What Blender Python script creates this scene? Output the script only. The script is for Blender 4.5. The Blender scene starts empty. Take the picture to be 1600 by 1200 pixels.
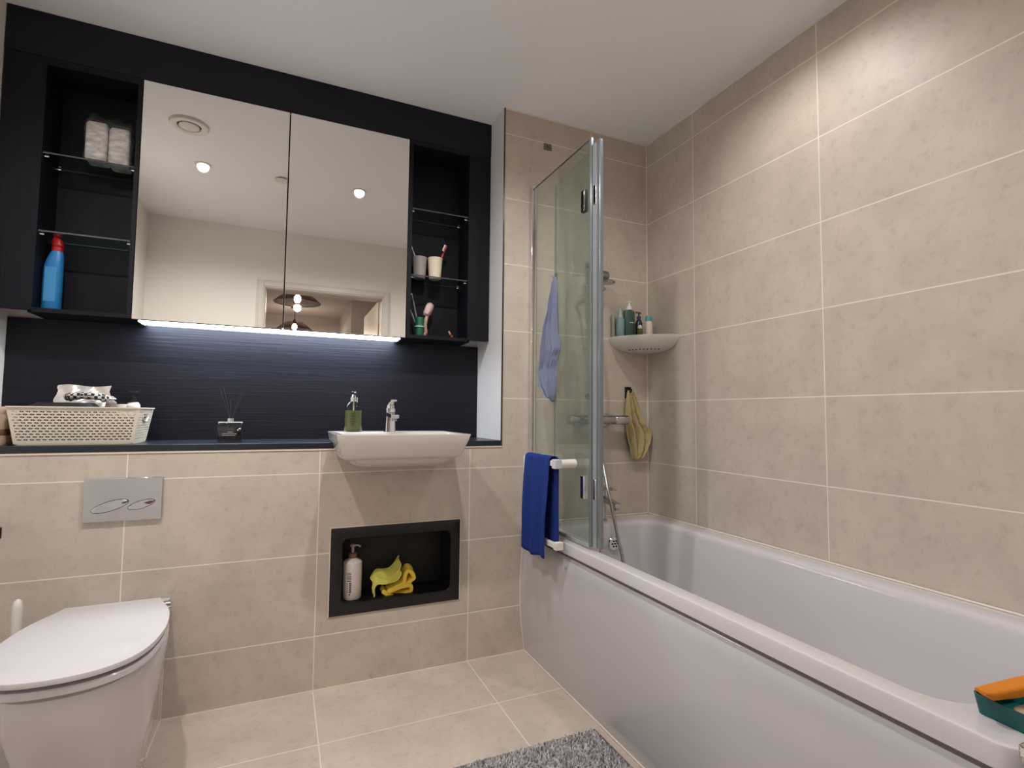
import bpy, bmesh, math, random
from mathutils import Vector, Matrix
random.seed(7)
PI = math.pi
SC = bpy.context.scene
COL = SC.collection

# ------------------------------------------------------------------ camera, world, exposure
cam_d = bpy.data.cameras.new('camera')
cam = bpy.data.objects.new('camera', cam_d); COL.objects.link(cam)
cam_d.sensor_fit = 'HORIZONTAL'; cam_d.sensor_width = 36.0
cam_d.lens = 36.0 * 808.95 / 1600.0
cam_d.clip_start = 0.02
_r = Vector((0.9142087, -0.40511649, 0.01015265)); _u = Vector((-0.03303118, -0.04952341, 0.99822661)); _f = Vector((0.40389527, 0.91292281, 0.05865621))
M = Matrix((( _r.x, _u.x, -_f.x, -1.6699), (_r.y, _u.y, -_f.y, -2.0946), (_r.z, _u.z, -_f.z, 1.0258), (0, 0, 0, 1)))
cam.matrix_world = M
SC.camera = cam
w = bpy.data.worlds.new('world'); SC.world = w; w.use_nodes = True
w.node_tree.nodes['Background'].inputs[0].default_value = (0.05, 0.05, 0.055, 1)
w.node_tree.nodes['Background'].inputs[1].default_value = 0.3
SC.view_settings.view_transform = 'Standard'; SC.view_settings.look = 'None'
SC.view_settings.gamma = 1.0; SC.view_settings.use_curve_mapping = False
SC.view_settings.exposure = -0.08
DOWNLIGHT_W = 62.0
HALL_W = 11.0
LED_STRENGTH = 26.0

H = 2.414          # ceiling height
YF = -1.90         # inner face of the wall with the door

# ------------------------------------------------------------------ materials
def lin(c):
    c = c / 255.0
    return c / 12.92 if c <= 0.04045 else ((c + 0.055) / 1.055) ** 2.4
def rgb(r, g, b): return (lin(r), lin(g), lin(b), 1.0)
MATS = {}
def mat(name, col, rough=0.5, metal=0.0, spec=0.5, coat=0.0, trans=0.0, ior=1.45, noise=None, bump=None, sheen=0.0, alpha=1.0, sss=0.0):
    if name in MATS: return MATS[name]
    m = bpy.data.materials.new(name); m.use_nodes = True
    nt = m.node_tree; b = nt.nodes['Principled BSDF']
    b.inputs['Base Color'].default_value = col
    b.inputs['Roughness'].default_value = rough
    b.inputs['Metallic'].default_value = metal
    b.inputs['Specular IOR Level'].default_value = spec
    b.inputs['Coat Weight'].default_value = coat
    b.inputs['Coat Roughness'].default_value = 0.05
    b.inputs['Transmission Weight'].default_value = trans
    b.inputs['IOR'].default_value = ior
    b.inputs['Sheen Weight'].default_value = sheen
    b.inputs['Alpha'].default_value = alpha
    if noise or bump:
        tc = nt.nodes.new('ShaderNodeTexCoord'); mp = nt.nodes.new('ShaderNodeMapping')
        nt.links.new(tc.outputs['Object'], mp.inputs[0])
    if noise:                      # (scale, (sx,sy,sz), amount, detail)
        sc, st, amt, det = noise
        mp.inputs['Scale'].default_value = st
        n = nt.nodes.new('ShaderNodeTexNoise'); n.inputs['Scale'].default_value = sc; n.inputs['Detail'].default_value = det
        nt.links.new(mp.outputs[0], n.inputs['Vector'])
        r = nt.nodes.new('ShaderNodeMapRange'); r.inputs['From Min'].default_value = .3; r.inputs['From Max'].default_value = .7
        r.inputs['To Min'].default_value = 1 - amt; r.inputs['To Max'].default_value = 1 + amt
        nt.links.new(n.outputs['Fac'], r.inputs['Value'])
        mx = nt.nodes.new('ShaderNodeVectorMath'); mx.operation = 'SCALE'
        mx.inputs[0].default_value = col[:3]
        nt.links.new(r.outputs[0], mx.inputs['Scale']); nt.links.new(mx.outputs[0], b.inputs['Base Color'])
    if bump:                       # (scale, strength, distance)
        n2 = nt.nodes.new('ShaderNodeTexNoise'); n2.inputs['Scale'].default_value = bump[0]; n2.inputs['Detail'].default_value = 3
        nt.links.new(mp.outputs[0] if noise else tc.outputs['Object'], n2.inputs['Vector'])
        bp = nt.nodes.new('ShaderNodeBump'); bp.inputs['Strength'].default_value = bump[1]; bp.inputs['Distance'].default_value = bump[2]
        nt.links.new(n2.outputs['Fac'], bp.inputs['Height']); nt.links.new(bp.outputs[0], b.inputs['Normal'])
    MATS[name] = m
    return m

def emit(name, col, strength):
    if name in MATS: return MATS[name]
    m = bpy.data.materials.new(name); m.use_nodes = True
    b = m.node_tree.nodes['Principled BSDF']
    b.inputs['Base Color'].default_value = (.8, .8, .8, 1)
    b.inputs['Emission Color'].default_value = col; b.inputs['Emission Strength'].default_value = strength
    MATS[name] = m; return m

def sheet_glass(name, tint, ior=1.5, rough=0.0, haze=0.0):
    """clear glass for thin sheets: light passes straight, fresnel reflection on top"""
    if name in MATS: return MATS[name]
    m = bpy.data.materials.new(name); m.use_nodes = True
    nt = m.node_tree; nt.nodes.clear()
    out = nt.nodes.new('ShaderNodeOutputMaterial')
    tr = nt.nodes.new('ShaderNodeBsdfTransparent'); tr.inputs[0].default_value = tint
    gl = nt.nodes.new('ShaderNodeBsdfGlossy'); gl.inputs['Roughness'].default_value = rough; gl.inputs[0].default_value = (1, 1, 1, 1)
    fr = nt.nodes.new('ShaderNodeFresnel'); fr.inputs[0].default_value = ior
    mx = nt.nodes.new('ShaderNodeMixShader')
    ge = nt.nodes.new('ShaderNodeNewGeometry'); fm = nt.nodes.new('ShaderNodeMath'); fm.operation = 'SUBTRACT'; fm.inputs[0].default_value = 1
    ff = nt.nodes.new('ShaderNodeMath'); ff.operation = 'MULTIPLY'        # reflect on the entry face only (thin sheet)
    nt.links.new(ge.outputs['Backfacing'], fm.inputs[1]); nt.links.new(fm.outputs[0], ff.inputs[0]); nt.links.new(fr.outputs[0], ff.inputs[1])
    nt.links.new(ff.outputs[0], mx.inputs[0]); nt.links.new(tr.outputs[0], mx.inputs[1]); nt.links.new(gl.outputs[0], mx.inputs[2])
    last = mx
    if haze > 0:                   # even grey-green diffuse layer mixed over the sheet
        df = nt.nodes.new('ShaderNodeBsdfDiffuse'); df.inputs[0].default_value = rgb(170, 180, 165)
        m2 = nt.nodes.new('ShaderNodeMixShader'); m2.inputs[0].default_value = haze
        nt.links.new(mx.outputs[0], m2.inputs[1]); nt.links.new(df.outputs[0], m2.inputs[2]); last = m2
    nt.links.new(last.outputs[0], out.inputs[0])
    MATS[name] = m; return m

def tile_mat(name, axes, off, size, base, grout, rough=0.48, gw=0.0021):
    """large stone tiles on a stacked grid; axes = the two world axes the grid runs along"""
    m = bpy.data.materials.new(name); m.use_nodes = True
    nt = m.node_tree; b = nt.nodes['Principled BSDF']
    tc = nt.nodes.new('ShaderNodeTexCoord'); sp = nt.nodes.new('ShaderNodeSeparateXYZ'); nt.links.new(tc.outputs['Object'], sp.inputs[0])
    cb = nt.nodes.new('ShaderNodeCombineXYZ')
    for i in (0, 1):
        a = nt.nodes.new('ShaderNodeMath'); a.operation = 'SUBTRACT'; a.inputs[1].default_value = off[i]
        nt.links.new(sp.outputs[axes[i]], a.inputs[0])
        nt.links.new(a.outputs[0], cb.inputs[i])
    br = nt.nodes.new('ShaderNodeTexBrick'); br.offset = 0.0; br.squash = 1.0
    br.inputs['Scale'].default_value = 1.0; br.inputs['Brick Width'].default_value = size[0]; br.inputs['Row Height'].default_value = size[1]
    br.inputs['Mortar Size'].default_value = gw; br.inputs['Mortar Smooth'].default_value = 0.15; br.inputs['Bias'].default_value = 0.0
    br.inputs['Color1'].default_value = (.97, .97, .97, 1); br.inputs['Color2'].default_value = (1.03, 1.03, 1.03, 1); br.inputs['Mortar'].default_value = (1, 1, 1, 1)
    nt.links.new(cb.outputs[0], br.inputs['Vector'])
    n1 = nt.nodes.new('ShaderNodeTexNoise'); n1.inputs['Scale'].default_value = 6.5; n1.inputs['Detail'].default_value = 8; n1.inputs['Roughness'].default_value = .62
    n2 = nt.nodes.new('ShaderNodeTexNoise'); n2.inputs['Scale'].default_value = 30; n2.inputs['Detail'].default_value = 6; n2.inputs['Roughness'].default_value = .7
    nt.links.new(tc.outputs['Object'], n1.inputs['Vector']); nt.links.new(tc.outputs['Object'], n2.inputs['Vector'])
    r1 = nt.nodes.new('ShaderNodeValToRGB')
    r1.color_ramp.elements[0].position = .32; r1.color_ramp.elements[0].color = tuple(c * .90 for c in base[:3]) + (1,)
    r1.color_ramp.elements[1].position = .66; r1.color_ramp.elements[1].color = tuple(c * 1.06 for c in base[:3]) + (1,)
    nt.links.new(n1.outputs['Fac'], r1.inputs[0])
    r2 = nt.nodes.new('ShaderNodeValToRGB')   # small darker pits and flecks
    r2.color_ramp.elements[0].position = .30; r2.color_ramp.elements[0].color = (.83, .82, .81, 1)
    r2.color_ramp.elements[1].position = .47; r2.color_ramp.elements[1].color = (1, 1, 1, 1)
    nt.links.new(n2.outputs['Fac'], r2.inputs[0])
    m1 = nt.nodes.new('ShaderNodeMixRGB'); m1.blend_type = 'MULTIPLY'; m1.inputs[0].default_value = 1
    nt.links.new(r1.outputs[0], m1.inputs[1]); nt.links.new(r2.outputs[0], m1.inputs[2])
    m2 = nt.nodes.new('ShaderNodeMixRGB'); m2.blend_type = 'MULTIPLY'; m2.inputs[0].default_value = 1
    nt.links.new(m1.outputs[0], m2.inputs[1]); nt.links.new(br.outputs['Color'], m2.inputs[2])
    m3 = nt.nodes.new('ShaderNodeMixRGB'); nt.links.new(br.outputs['Fac'], m3.inputs[0])
    nt.links.new(m2.outputs[0], m3.inputs[1]); m3.inputs[2].default_value = grout
    nt.links.new(m3.outputs[0], b.inputs['Base Color'])
    b.inputs['Roughness'].default_value = rough
    bp = nt.nodes.new('ShaderNodeBump'); bp.inputs['Strength'].default_value = .5; bp.inputs['Distance'].default_value = .0012; bp.invert = True
    nt.links.new(br.outputs['Fac'], bp.inputs['Height'])
    bp2 = nt.nodes.new('ShaderNodeBump'); bp2.inputs['Strength'].default_value = .12; bp2.inputs['Distance'].default_value = .001
    nt.links.new(n2.outputs['Fac'], bp2.inputs['Height']); nt.links.new(bp.outputs[0], bp2.inputs['Normal'])
    nt.links.new(bp2.outputs[0], b.inputs['Normal'])
    return m

TB = rgb(196, 184, 172); TG = rgb(230, 220, 210)
M_tile_b = tile_mat('beige_stone_tile_back', (0, 2), (-2.133, .197), (.5995, .3), TB, TG)
M_tile_r = tile_mat('beige_stone_tile_side', (1, 2), (-.328, .197), (.5995, .3), TB, TG)
M_tile_f = tile_mat('beige_stone_tile_floor', (0, 1), (-.934, -.335), (.5995, .5995), rgb(200, 187, 175), TG, rough=.36)
M_paint = mat('white_paint', rgb(232, 228, 222), .6)
M_ceil = mat('ceiling_paint', rgb(238, 238, 240), .75)
M_jamb = mat('jamb_paint', rgb(214, 212, 214), .45)
M_hallwall = mat('hall_paint', rgb(186, 180, 176), .7)
M_wood_f = mat('hall_floor_oak', rgb(150, 120, 92), .45, noise=(3, (1, 9, 1), .2, 4))
M_seal = mat('white_sealant', rgb(226, 214, 202), .4)
M_dark = mat('blue_black_woodgrain', rgb(9, 10, 20), .6, spec=.3, noise=(5, (30, 30, 1.2), .35, 6), bump=(6, .35, .001))
M_darkh = mat('blue_black_woodgrain_horizontal', rgb(11, 12, 24), .5, spec=.35, noise=(5, (.9, 10, 34), .4, 6), bump=(5, .6, .0015))
M_worktop = mat('blue_black_worktop', rgb(32, 35, 44), .3)
M_black = mat('black_niche_lining', rgb(20, 18, 19), .4)
M_chrome = mat('chrome', (.78, .78, .8, 1), .08, 1.0)
M_wchrome = mat('dull_chrome', (.48, .48, .49, 1), .16, 1.0)
M_satin = mat('satin_metal', (.40, .40, .41, 1), .32, 1.0)
M_darkmetal = mat('dark_metal', (.08, .08, .085, 1), .3, 1.0)
M_mirror = mat('mirror_silver', (.90, .88, .85, 1), .0, 1.0)
M_glassdark = sheet_glass('shelf_glass', (.80, .86, .86, 1))
M_glass = sheet_glass('screen_glass', (.925, .95, .935, 1), 1.5, haze=.05)
M_clear = sheet_glass('clear_glass', (.93, .95, .95, 1))
M_white = mat('white_ceramic', rgb(206, 202, 205), .12, coat=.4)
M_acryl = mat('white_acrylic', rgb(206, 201, 204), .16, coat=.3)
M_panel = mat('white_bath_panel', rgb(192, 188, 190), .16, coat=.3)
M_wplast = mat('white_plastic', rgb(224, 218, 212), .35)
M_bplast = mat('black_plastic', rgb(18, 18, 20), .3)
M_gap = mat('dark_gap', rgb(70, 64, 64), .8)

# ------------------------------------------------------------------ mesh helpers
def bx(bm, x0, x1, y0, y1, z0, z1):
    v = [bm.verts.new(p) for p in ((x0,y0,z0),(x1,y0,z0),(x1,y1,z0),(x0,y1,z0),(x0,y0,z1),(x1,y0,z1),(x1,y1,z1),(x0,y1,z1))]
    for f in ((0,3,2,1),(4,5,6,7),(0,1,5,4),(1,2,6,5),(2,3,7,6),(3,0,4,7)): bm.faces.new([v[i] for i in f])
def loft(bm, loops, cap0=True, cap1=True, closed=True):
    rings = [[bm.verts.new(p) for p in L] for L in loops]
    n = len(rings[0])
    for a, b in zip(rings[:-1], rings[1:]):
        for i in range(n if closed else n - 1):
            j = (i + 1) % n
            bm.faces.new((a[i], a[j], b[j], b[i]))
    if cap0: bm.faces.new(list(reversed(rings[0])))
    if cap1: bm.faces.new(rings[-1])
    return rings
def rrect(cx, cy, hx, hy, r, n=6):
    """rounded rectangle loop of 4*(n+1) points, counter-clockwise"""
    r = min(r, hx - 1e-4, hy - 1e-4); P = []
    for sx, sy, a0 in ((1, 1, 0), (-1, 1, PI/2), (-1, -1, PI), (1, -1, 1.5*PI)):
        for k in range(n + 1):
            a = a0 + k * (PI/2) / n
            P.append((cx + sx * (hx - r) + r * math.cos(a), cy + sy * (hy - r) + r * math.sin(a)))
    return P
def rr3(x0, x1, y0, y1, z, r, n=6):
    return [(p[0], p[1], z) for p in rrect((x0+x1)/2, (y0+y1)/2, (x1-x0)/2, (y1-y0)/2, r, n)]
def lathe(bm, prof, c=(0, 0, 0), n=28, mtx=None, sx=1, sy=1):
    loops = []
    for r, z in prof:
        L = []
        for i in range(n):
            a = 2 * PI * i / n
            p = Vector((r * math.cos(a) * sx, r * math.sin(a) * sy, z))
            if mtx: p = mtx @ p
            L.append(tuple(p + Vector(c)))
        loops.append(L)
    loft(bm, loops)
def tube(bm, pts, r, n=10, caps=True):
    pts = [Vector(p) for p in pts]; loops = []
    rs = r if isinstance(r, (list, tuple)) else [r] * len(pts)
    t0 = (pts[1] - pts[0]).normalized()
    up = Vector((0, 0, 1)) if abs(t0.z) < .9 else Vector((1, 0, 0))
    nrm = t0.cross(up).normalized()
    for i, p in enumerate(pts):
        if i == 0: t = pts[1] - pts[0]
        elif i == len(pts) - 1: t = pts[-1] - pts[-2]
        else: t = pts[i+1] - pts[i-1]
        t.normalize(); nrm = (nrm - t * nrm.dot(t)).normalized(); b = t.cross(nrm)
        loops.append([tuple(p + (nrm * math.cos(2*PI*k/n) + b * math.sin(2*PI*k/n)) * rs[i]) for k in range(n)])
    loft(bm, loops, caps, caps)
def spline(P, k=8):
    P = [Vector(p) for p in P]; out = []
    for i in range(len(P) - 1):
        p0 = P[max(i-1, 0)]; p1 = P[i]; p2 = P[i+1]; p3 = P[min(i+2, len(P)-1)]
        for j in range(k):
            t = j / k
            out.append(.5 * ((2*p1) + (p2-p0)*t + (2*p0-5*p1+4*p2-p3)*t*t + (3*p1-p0-3*p2+p3)*t**3))
    out.append(P[-1]); return out
def obj(name, bm, m, parent=None, bevel=0, smooth=True, seg=2, solid=0, sub=0, loc=None):
    bmesh.ops.recalc_face_normals(bm, faces=bm.faces)
    me = bpy.data.meshes.new(name); bm.to_mesh(me); bm.free()
    me.materials.append(m)
    if smooth:
        for p in me.polygons: p.use_smooth = True
        if hasattr(me, 'set_sharp_from_angle'): me.set_sharp_from_angle(angle=math.radians(38))
    o = bpy.data.objects.new(name, me); COL.objects.link(o)
    if parent is not None:
        o.parent = parent
    if solid:
        s = o.modifiers.new('solid', 'SOLIDIFY'); s.thickness = solid; s.offset = 0
    if bevel:
        b = o.modifiers.new('bevel', 'BEVEL'); b.width = bevel; b.segments = seg; b.limit_method = 'ANGLE'; b.angle_limit = math.radians(40)
    if sub:
        s = o.modifiers.new('sub', 'SUBSURF'); s.levels = sub; s.render_levels = sub
    return o
def box(name, x0, x1, y0, y1, z0, z1, m, parent=None, bevel=0, seg=2):
    bm = bmesh.new(); bx(bm, x0, x1, y0, y1, z0, z1)
    return obj(name, bm, m, parent, bevel, smooth=bool(bevel), seg=seg)
def thing(name, label, cat, loc=(0, 0, 0), rotz=0, group=None):
    o = bpy.data.objects.new(name, None); COL.objects.link(o)
    o.location = loc; o.rotation_euler = (0, 0, rotz); o.empty_display_size = .05
    o['label'] = label; o['category'] = cat
    if group: o['group'] = group
    return o
def tag(o, label, cat, group=None, kind=None):
    o['label'] = label; o['category'] = cat
    if group: o['group'] = group
    if kind: o['kind'] = kind
    return o
def struct(o): o['kind'] = 'structure'; return o
def sbox(name, *a, **k): return struct(box(name, *a, **k))

# ------------------------------------------------------------------ the room shell
# back wall: tiled below the worktop (with the niche hole) and to the right of the recess
NX0, NX1, NZ0, NZ1 = -1.480, -.982, .265, .582      # hole behind the niche frame
bm = bmesh.new()
bx(bm, -2.60, NX0, 0, .40, 0, .890); bx(bm, NX1, -.79, 0, .40, 0, .890)
bx(bm, NX0, NX1, 0, .40, 0, NZ0); bx(bm, NX0, NX1, 0, .40, NZ1, .890); bx(bm, NX0, NX1, .20, .40, NZ0, NZ1)
bx(bm, -.79, .0, 0, .40, 0, H)
struct(obj('wall_back', bm, M_tile_b, smooth=False))
sbox('wall_recess', -2.60, -.79, .32, .40, .890, H, M_jamb)
sbox('wall_right', 0, .12, -2.05, .40, 0, H, M_tile_r)
sbox('wall_left', -2.72, -2.577, -2.05, .40, 0, H, M_paint)
bm = bmesh.new()
DX0, DX1, DZ = -1.812, -.946, 1.962
bx(bm, -2.72, DX0 - .012, YF - .13, YF, 0, H); bx(bm, DX1 + .012, .12, YF - .13, YF, 0, H); bx(bm, DX0 - .012, DX1 + .012, YF - .13, YF, DZ + .012, H)
struct(obj('wall_front', bm, M_paint, smooth=False))
sbox('floor', -2.72, .12, YF - .13, .40, -.05, 0, M_tile_f)
sbox('ceiling', -2.72, .12, YF - .13, .40, H, H + .05, M_ceil)
# white return of the recess, its dark edge strip and the seals
sbox('trim_1', -.7945, -.7900, .004, .32, .9125, H, M_jamb)
sbox('trim_2', -.7935, -.7885, -.0025, .004, .885, H, mat('bronze_edge_strip', rgb(96, 84, 72), .3, .8))
sbox('trim_3', -2.577, -.79, -.0035, 0, .8835, .8895, M_seal)      # bead under the worktop
sbox('trim_4', -.7885, 0, -.003, 0, H - .006, H, M_seal)           # bead along the ceiling
sbox('trim_5', -.003, 0, YF, 0, H - .006, H, M_seal)
sbox('trim_6', -.004, 0, -.004, 0, .552, H - .006, M_seal)         # bead down the corner
sbox('trim_7', -2.005, -.676, -.004, 0, 0, .004, M_seal)           # bead along the floor
# hallway behind the door
sbox('wall_hall_left', -2.42, -2.30, -5.75, YF - .13, 0, H, M_hallwall)
sbox('wall_hall_right', -.94, -.60, -5.75, -4.10, 0, H, M_hallwall)
sbox('wall_hall_side', -.60, -.48, -4.10, YF - .13, 0, H, M_hallwall)
sbox('wall_hall_far', -2.42, -.48, -5.75, -5.63, 0, H, M_hallwall)
sbox('floor_hall', -2.42, -.48, -5.75, YF - .13, -.05, 0, M_wood_f)
sbox('ceiling_hall', -2.42, -.48, -5.75, YF - .13, H, H + .05, mat('hall_ceiling_paint', rgb(205, 198, 198), .8))
# door: lining, architrave, open leaf hinged on the right
M_frame = mat('white_gloss_wood', rgb(214, 208, 200), .35)
d = bpy.data.objects.new('door_1', None); COL.objects.link(d); d['kind'] = 'structure'; d.location = (DX1, YF - .13, 0)
def sub_box(name, x0, x1, y0, y1, z0, z1, m, p, bevel=0):
    l = p.location; return box(name, x0-l.x, x1-l.x, y0-l.y, y1-l.y, z0-l.z, z1-l.z, m, p, bevel)
bm = bmesh.new(); l = d.location
def dbx(*a): bx(bm, a[0]-l.x, a[1]-l.x, a[2]-l.y, a[3]-l.y, a[4], a[5])
dbx(DX0-.012, DX0, YF-.13, YF, 0, DZ+.012); dbx(DX1, DX1+.012, YF-.13, YF, 0, DZ+.012); dbx(DX0, DX1, YF-.13, YF, DZ, DZ+.012)
obj('door_lining', bm, M_frame, d)
bm = bmesh.new()
for a in ((DX0-.062, DX0-.006, YF, YF+.012, 0, DZ+.062), (DX1+.006, DX1+.062, YF, YF+.012, 0, DZ+.062), (DX0-.006, DX1+.006, YF, YF+.012, DZ+.006, DZ+.062),
          (DX0-.050, DX0-.016, YF+.012, YF+.018, 0, DZ+.050), (DX1+.016, DX1+.050, YF+.012, YF+.018, 0, DZ+.050), (DX0-.016, DX1+.016, YF+.012, YF+.018, DZ+.016, DZ+.050)): dbx(*a)
obj('architrave', bm, M_frame, d, bevel=.002)
sub_box('door_leaf', DX1-.002, DX1+.040, YF-1.02, YF-.165, .006, 1.985, M_frame, d, .002)
sub_box('door_edge', DX1-.004, DX1+.042, YF-.165, YF-.135, .006, 1.985, mat('door_edge_oak', rgb(140, 112, 84), .5), d)

# ------------------------------------------------------------------ ceiling fittings
def downlight(x, y, label, power=1.0):
    t = thing('downlight', label, 'ceiling light', (x, y, H), 0, 'recessed bathroom ceiling downlights')
    bm = bmesh.new(); lathe(bm, [(.0225, -.001), (.0225, -.003), (.036, -.007), (.042, -.005), (.042, -.0005), (.0225, -.0005)], n=32); obj('bezel', bm, M_wplast, t)
    bm = bmesh.new(); lathe(bm, [(.022, -.001), (.022, -.0025), (.001, -.0035)], n=24); obj('lens', bm, emit('warm_lamp_lens', (1, .88, .66, 1), 60), t)
    ld = bpy.data.lights.new('downlight_lamp', 'SPOT'); ld.energy = DOWNLIGHT_W * power; ld.color = (1, .975, .955)
    ld.spot_size = math.radians(158); ld.spot_blend = .7; ld.shadow_soft_size = .028
    lo = bpy.data.objects.new('lamp', ld); COL.objects.link(lo); lo.parent = t; lo.location = (0, 0, -.012)
    return t
downlight(-2.123, -.905, 'recessed ceiling downlight beside the round extractor vent')
downlight(-1.274, -.885, 'recessed ceiling downlight in the middle of the room')
downlight(-.385, -.945, 'recessed ceiling downlight above the bath by the tiled wall', .30)
t = thing('ceiling_vent', 'round white extractor vent in the ceiling seen in the mirror', 'ceiling vent', (-2.128, -.463, H))
bm = bmesh.new(); lathe(bm, [(.050, -.001), (.052, -.010), (.062, -.014), (.080, -.012), (.086, -.004), (.086, -.0005), (.050, -.0005)], n=40); obj('vent_ring', bm, M_wplast, t)
bm = bmesh.new(); lathe(bm, [(.001, -.013), (.036, -.016), (.044, -.012), (.044, -.006), (.001, -.006)], n=40); obj('vent_disc', bm, M_wplast, t)
bm = bmesh.new(); lathe(bm, [(.052, -.002), (.052, -.003), (.001, -.003)], n=30); obj('vent_throat', bm, M_gap, t)
t = thing('ceiling_sprinkler', 'small round concealed sprinkler cover between the two mirrored downlights', 'sprinkler', (-1.718, -.918, H))
bm = bmesh.new(); lathe(bm, [(.028, -.0005), (.028, -.006), (.001, -.006)], n=28); obj('sprinkler_collar', bm, M_gap, t)
bm = bmesh.new(); lathe(bm, [(.040, -.007), (.040, -.010), (.001, -.011)], n=32); obj('cover_plate', bm, M_wplast, t)

def pendant(x, y, z, label):
    t = thing('pendant_lamp', label, 'pendant lamp', (x, y, z), 0, 'hallway pendant lamps seen in the mirror')
    bm = bmesh.new(); lathe(bm, [(.05, H - z), (.05, H - z - .02), (.001, H - z - .02)]); obj('ceiling_rose', bm, M_bplast, t)
    bm = bmesh.new(); tube(bm, [(0, 0, H - z - .02), (0, 0, .05)], .004); obj('stem', bm, M_bplast, t)
    bm = bmesh.new(); lathe(bm, [(.02, .05), (.02, .0), (.012, .0), (.001, .0)]); obj('lamp_holder', bm, M_bplast, t)
    n = 40; bm = bmesh.new()
    prof = [(.06, .03), (.11, .02), (.17, -.03), (.215, -.075)]
    loft(bm, [[(r*math.cos(2*PI*i/n), r*math.sin(2*PI*i/n), zz) for i in range(n)] for r, zz in prof], False, False)
    obj('lamp_shade', bm, sheet_glass('smoked_glass', (.62, .60, .60, 1)), t, solid=.003)
    bm = bmesh.new(); tube(bm, [(.217*math.cos(2*PI*i/40), .217*math.sin(2*PI*i/40), -.077) for i in range(41)], .004, 6, False); obj('shade_rim', bm, M_bplast, t)
    bm = bmesh.new(); lathe(bm, [(.001, -.08), (.02, -.075), (.032, -.05), (.03, -.02), (.014, 0), (.001, 0)]); obj('bulb', bm, emit('warm_bulb', (1, .85, .55, 1), 40), t)
    ld = bpy.data.lights.new('pendant_light', 'POINT'); ld.energy = HALL_W; ld.color = (1, .86, .72); ld.shadow_soft_size = .035
    lo = bpy.data.objects.new('lamp', ld); COL.objects.link(lo); lo.parent = t; lo.location = (0, 0, -.13)
pendant(-1.568, -3.12, 2.19, 'glass-shaded hallway pendant, the nearer one in the mirror')
pendant(-1.560, -4.95, 2.19, 'glass-shaded hallway pendant, the farther one low in the mirror')

# ------------------------------------------------------------------ mirror cabinet
CY = .155
cab = thing('mirror_cabinet', 'wide blue-black wall cabinet with two mirror doors and open shelves at both ends', 'bathroom cabinet', (0, 0, 0))
box('header_panel', -2.575, -.7955, CY, CY + .018, 2.2545, H - .001, M_darkh, cab, .0008)
box('side_filler', -2.574, -2.459, CY + .001, CY + .019, 1.364, 2.2535, M_dark, cab, .0008)
box('side_filler', -.903, -.7975, CY + .001, CY + .019, 1.366, 2.2535, M_dark, cab, .0008)
def shelf_unit(x0, x1, stile_left):
    """x0,x1 = clear opening; boards 15-18 mm"""
    bm = bmesh.new(); y0, y1 = CY + .0195, .318
    if stile_left:
        bx(bm, x0 - .018, x0, y0, y1, 1.358, 2.2535); bx(bm, x1, x1 + .0135, CY + .001, y1, 1.358, 2.2535)
        bx(bm, x0, x1, CY + .001, y1, 1.358, 1.373); bx(bm, x0, x1, CY + .001, y1, 2.229, 2.2535)
    else:
        bx(bm, x1, x1 + .018, y0, y1, 1.358, 2.2535); bx(bm, x0 - .0165, x0, CY + .001, y1, 1.358, 2.2535)
        bx(bm, x0, x1, CY + .001, y1, 1.358, 1.373); bx(bm, x0, x1, CY + .001, y1, 2.234, 2.2535)
    bx(bm, x0, x1, y1 - .012, y1, 1.373, 2.229)
    return obj('open_shelf_unit', bm, M_dark, cab, smooth=False)
shelf_unit(-2.459, -2.195, True)
shelf_unit(-1.168, -.903, False)
for x0, x1, zz in ((-2.459, -2.195, 1.920), (-2.459, -2.195, 1.644), (-1.168, -.903, 1.946), (-1.168, -.903, 1.645)):
    s = box('glass_shelf', x0 + .002, x1 - .002, CY + .008, .302, zz - .006, zz, M_glassdark, cab, .0008)
    s['label'] = 'clear glass shelf'
    for ya, yb in ((CY + .0055, CY + .0078), (.3022, .3045)):          # polished front and back edges catch the light
        bm = bmesh.new(); bx(bm, x0 + .002, x1 - .002, ya, yb, zz - .0055, zz - .0005)
        obj('polished_edge', bm, mat('glass_edge', rgb(74, 78, 84), .15, 0, .6), s, smooth=False)
    for px in (x0, x1):
        for py in (CY + .022, .285):
            bm = bmesh.new(); sg = 1 if px == x0 else -1
            mt = Matrix.Rotation(PI/2 * sg, 4, 'Y'); lathe(bm, [(.001, 0), (.0042, 0), (.0042, .012), (.003, .014), (.001, .014)], (px, py, zz - .0105), 12, mt)
            obj('shelf_pin', bm, M_chrome, s)
bm = bmesh.new(); bx(bm, -2.1810, -1.1850, CY + .0225, .318, 1.363, 2.2535); obj('cabinet_body', bm, M_dark, cab, smooth=False)
def mdoor(x0, x1):
    dd = box('mirror_door', x0, x1, CY + .0035, CY + .0215, 1.3565, 2.2515, mat('door_board', rgb(40, 38, 42), .5), cab)
    dd['label'] = 'mirror-fronted door'
    mm = box('mirror_glass', x0 + .0005, x1 - .0005, CY - .0005, CY + .0030, 1.3570, 2.2510, M_mirror, dd, .0008)
mdoor(-2.1790, -1.6805); mdoor(-1.6770, -1.1875)
ls = box('light_strip', -2.162, -1.206, CY + .024, .300, 1.3585, 1.3625, emit('cool_led', (.80, .90, 1, 1), LED_STRENGTH), cab)
ls['label'] = 'glowing cool white under-cabinet light'
box('light_trim', -2.166, -2.163, CY + .024, .300, 1.352, 1.3625, M_satin, ls); box('light_trim', -1.205, -1.202, CY + .024, .300, 1.352, 1.3625, M_satin, ls)

tag(box('splashback_panel', -2.5755, -.7950, .305, .3195, .9125, 1.356, M_darkh), 'blue-black woodgrain splashback panel between worktop and mirror cabinet', 'splashback')

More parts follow.
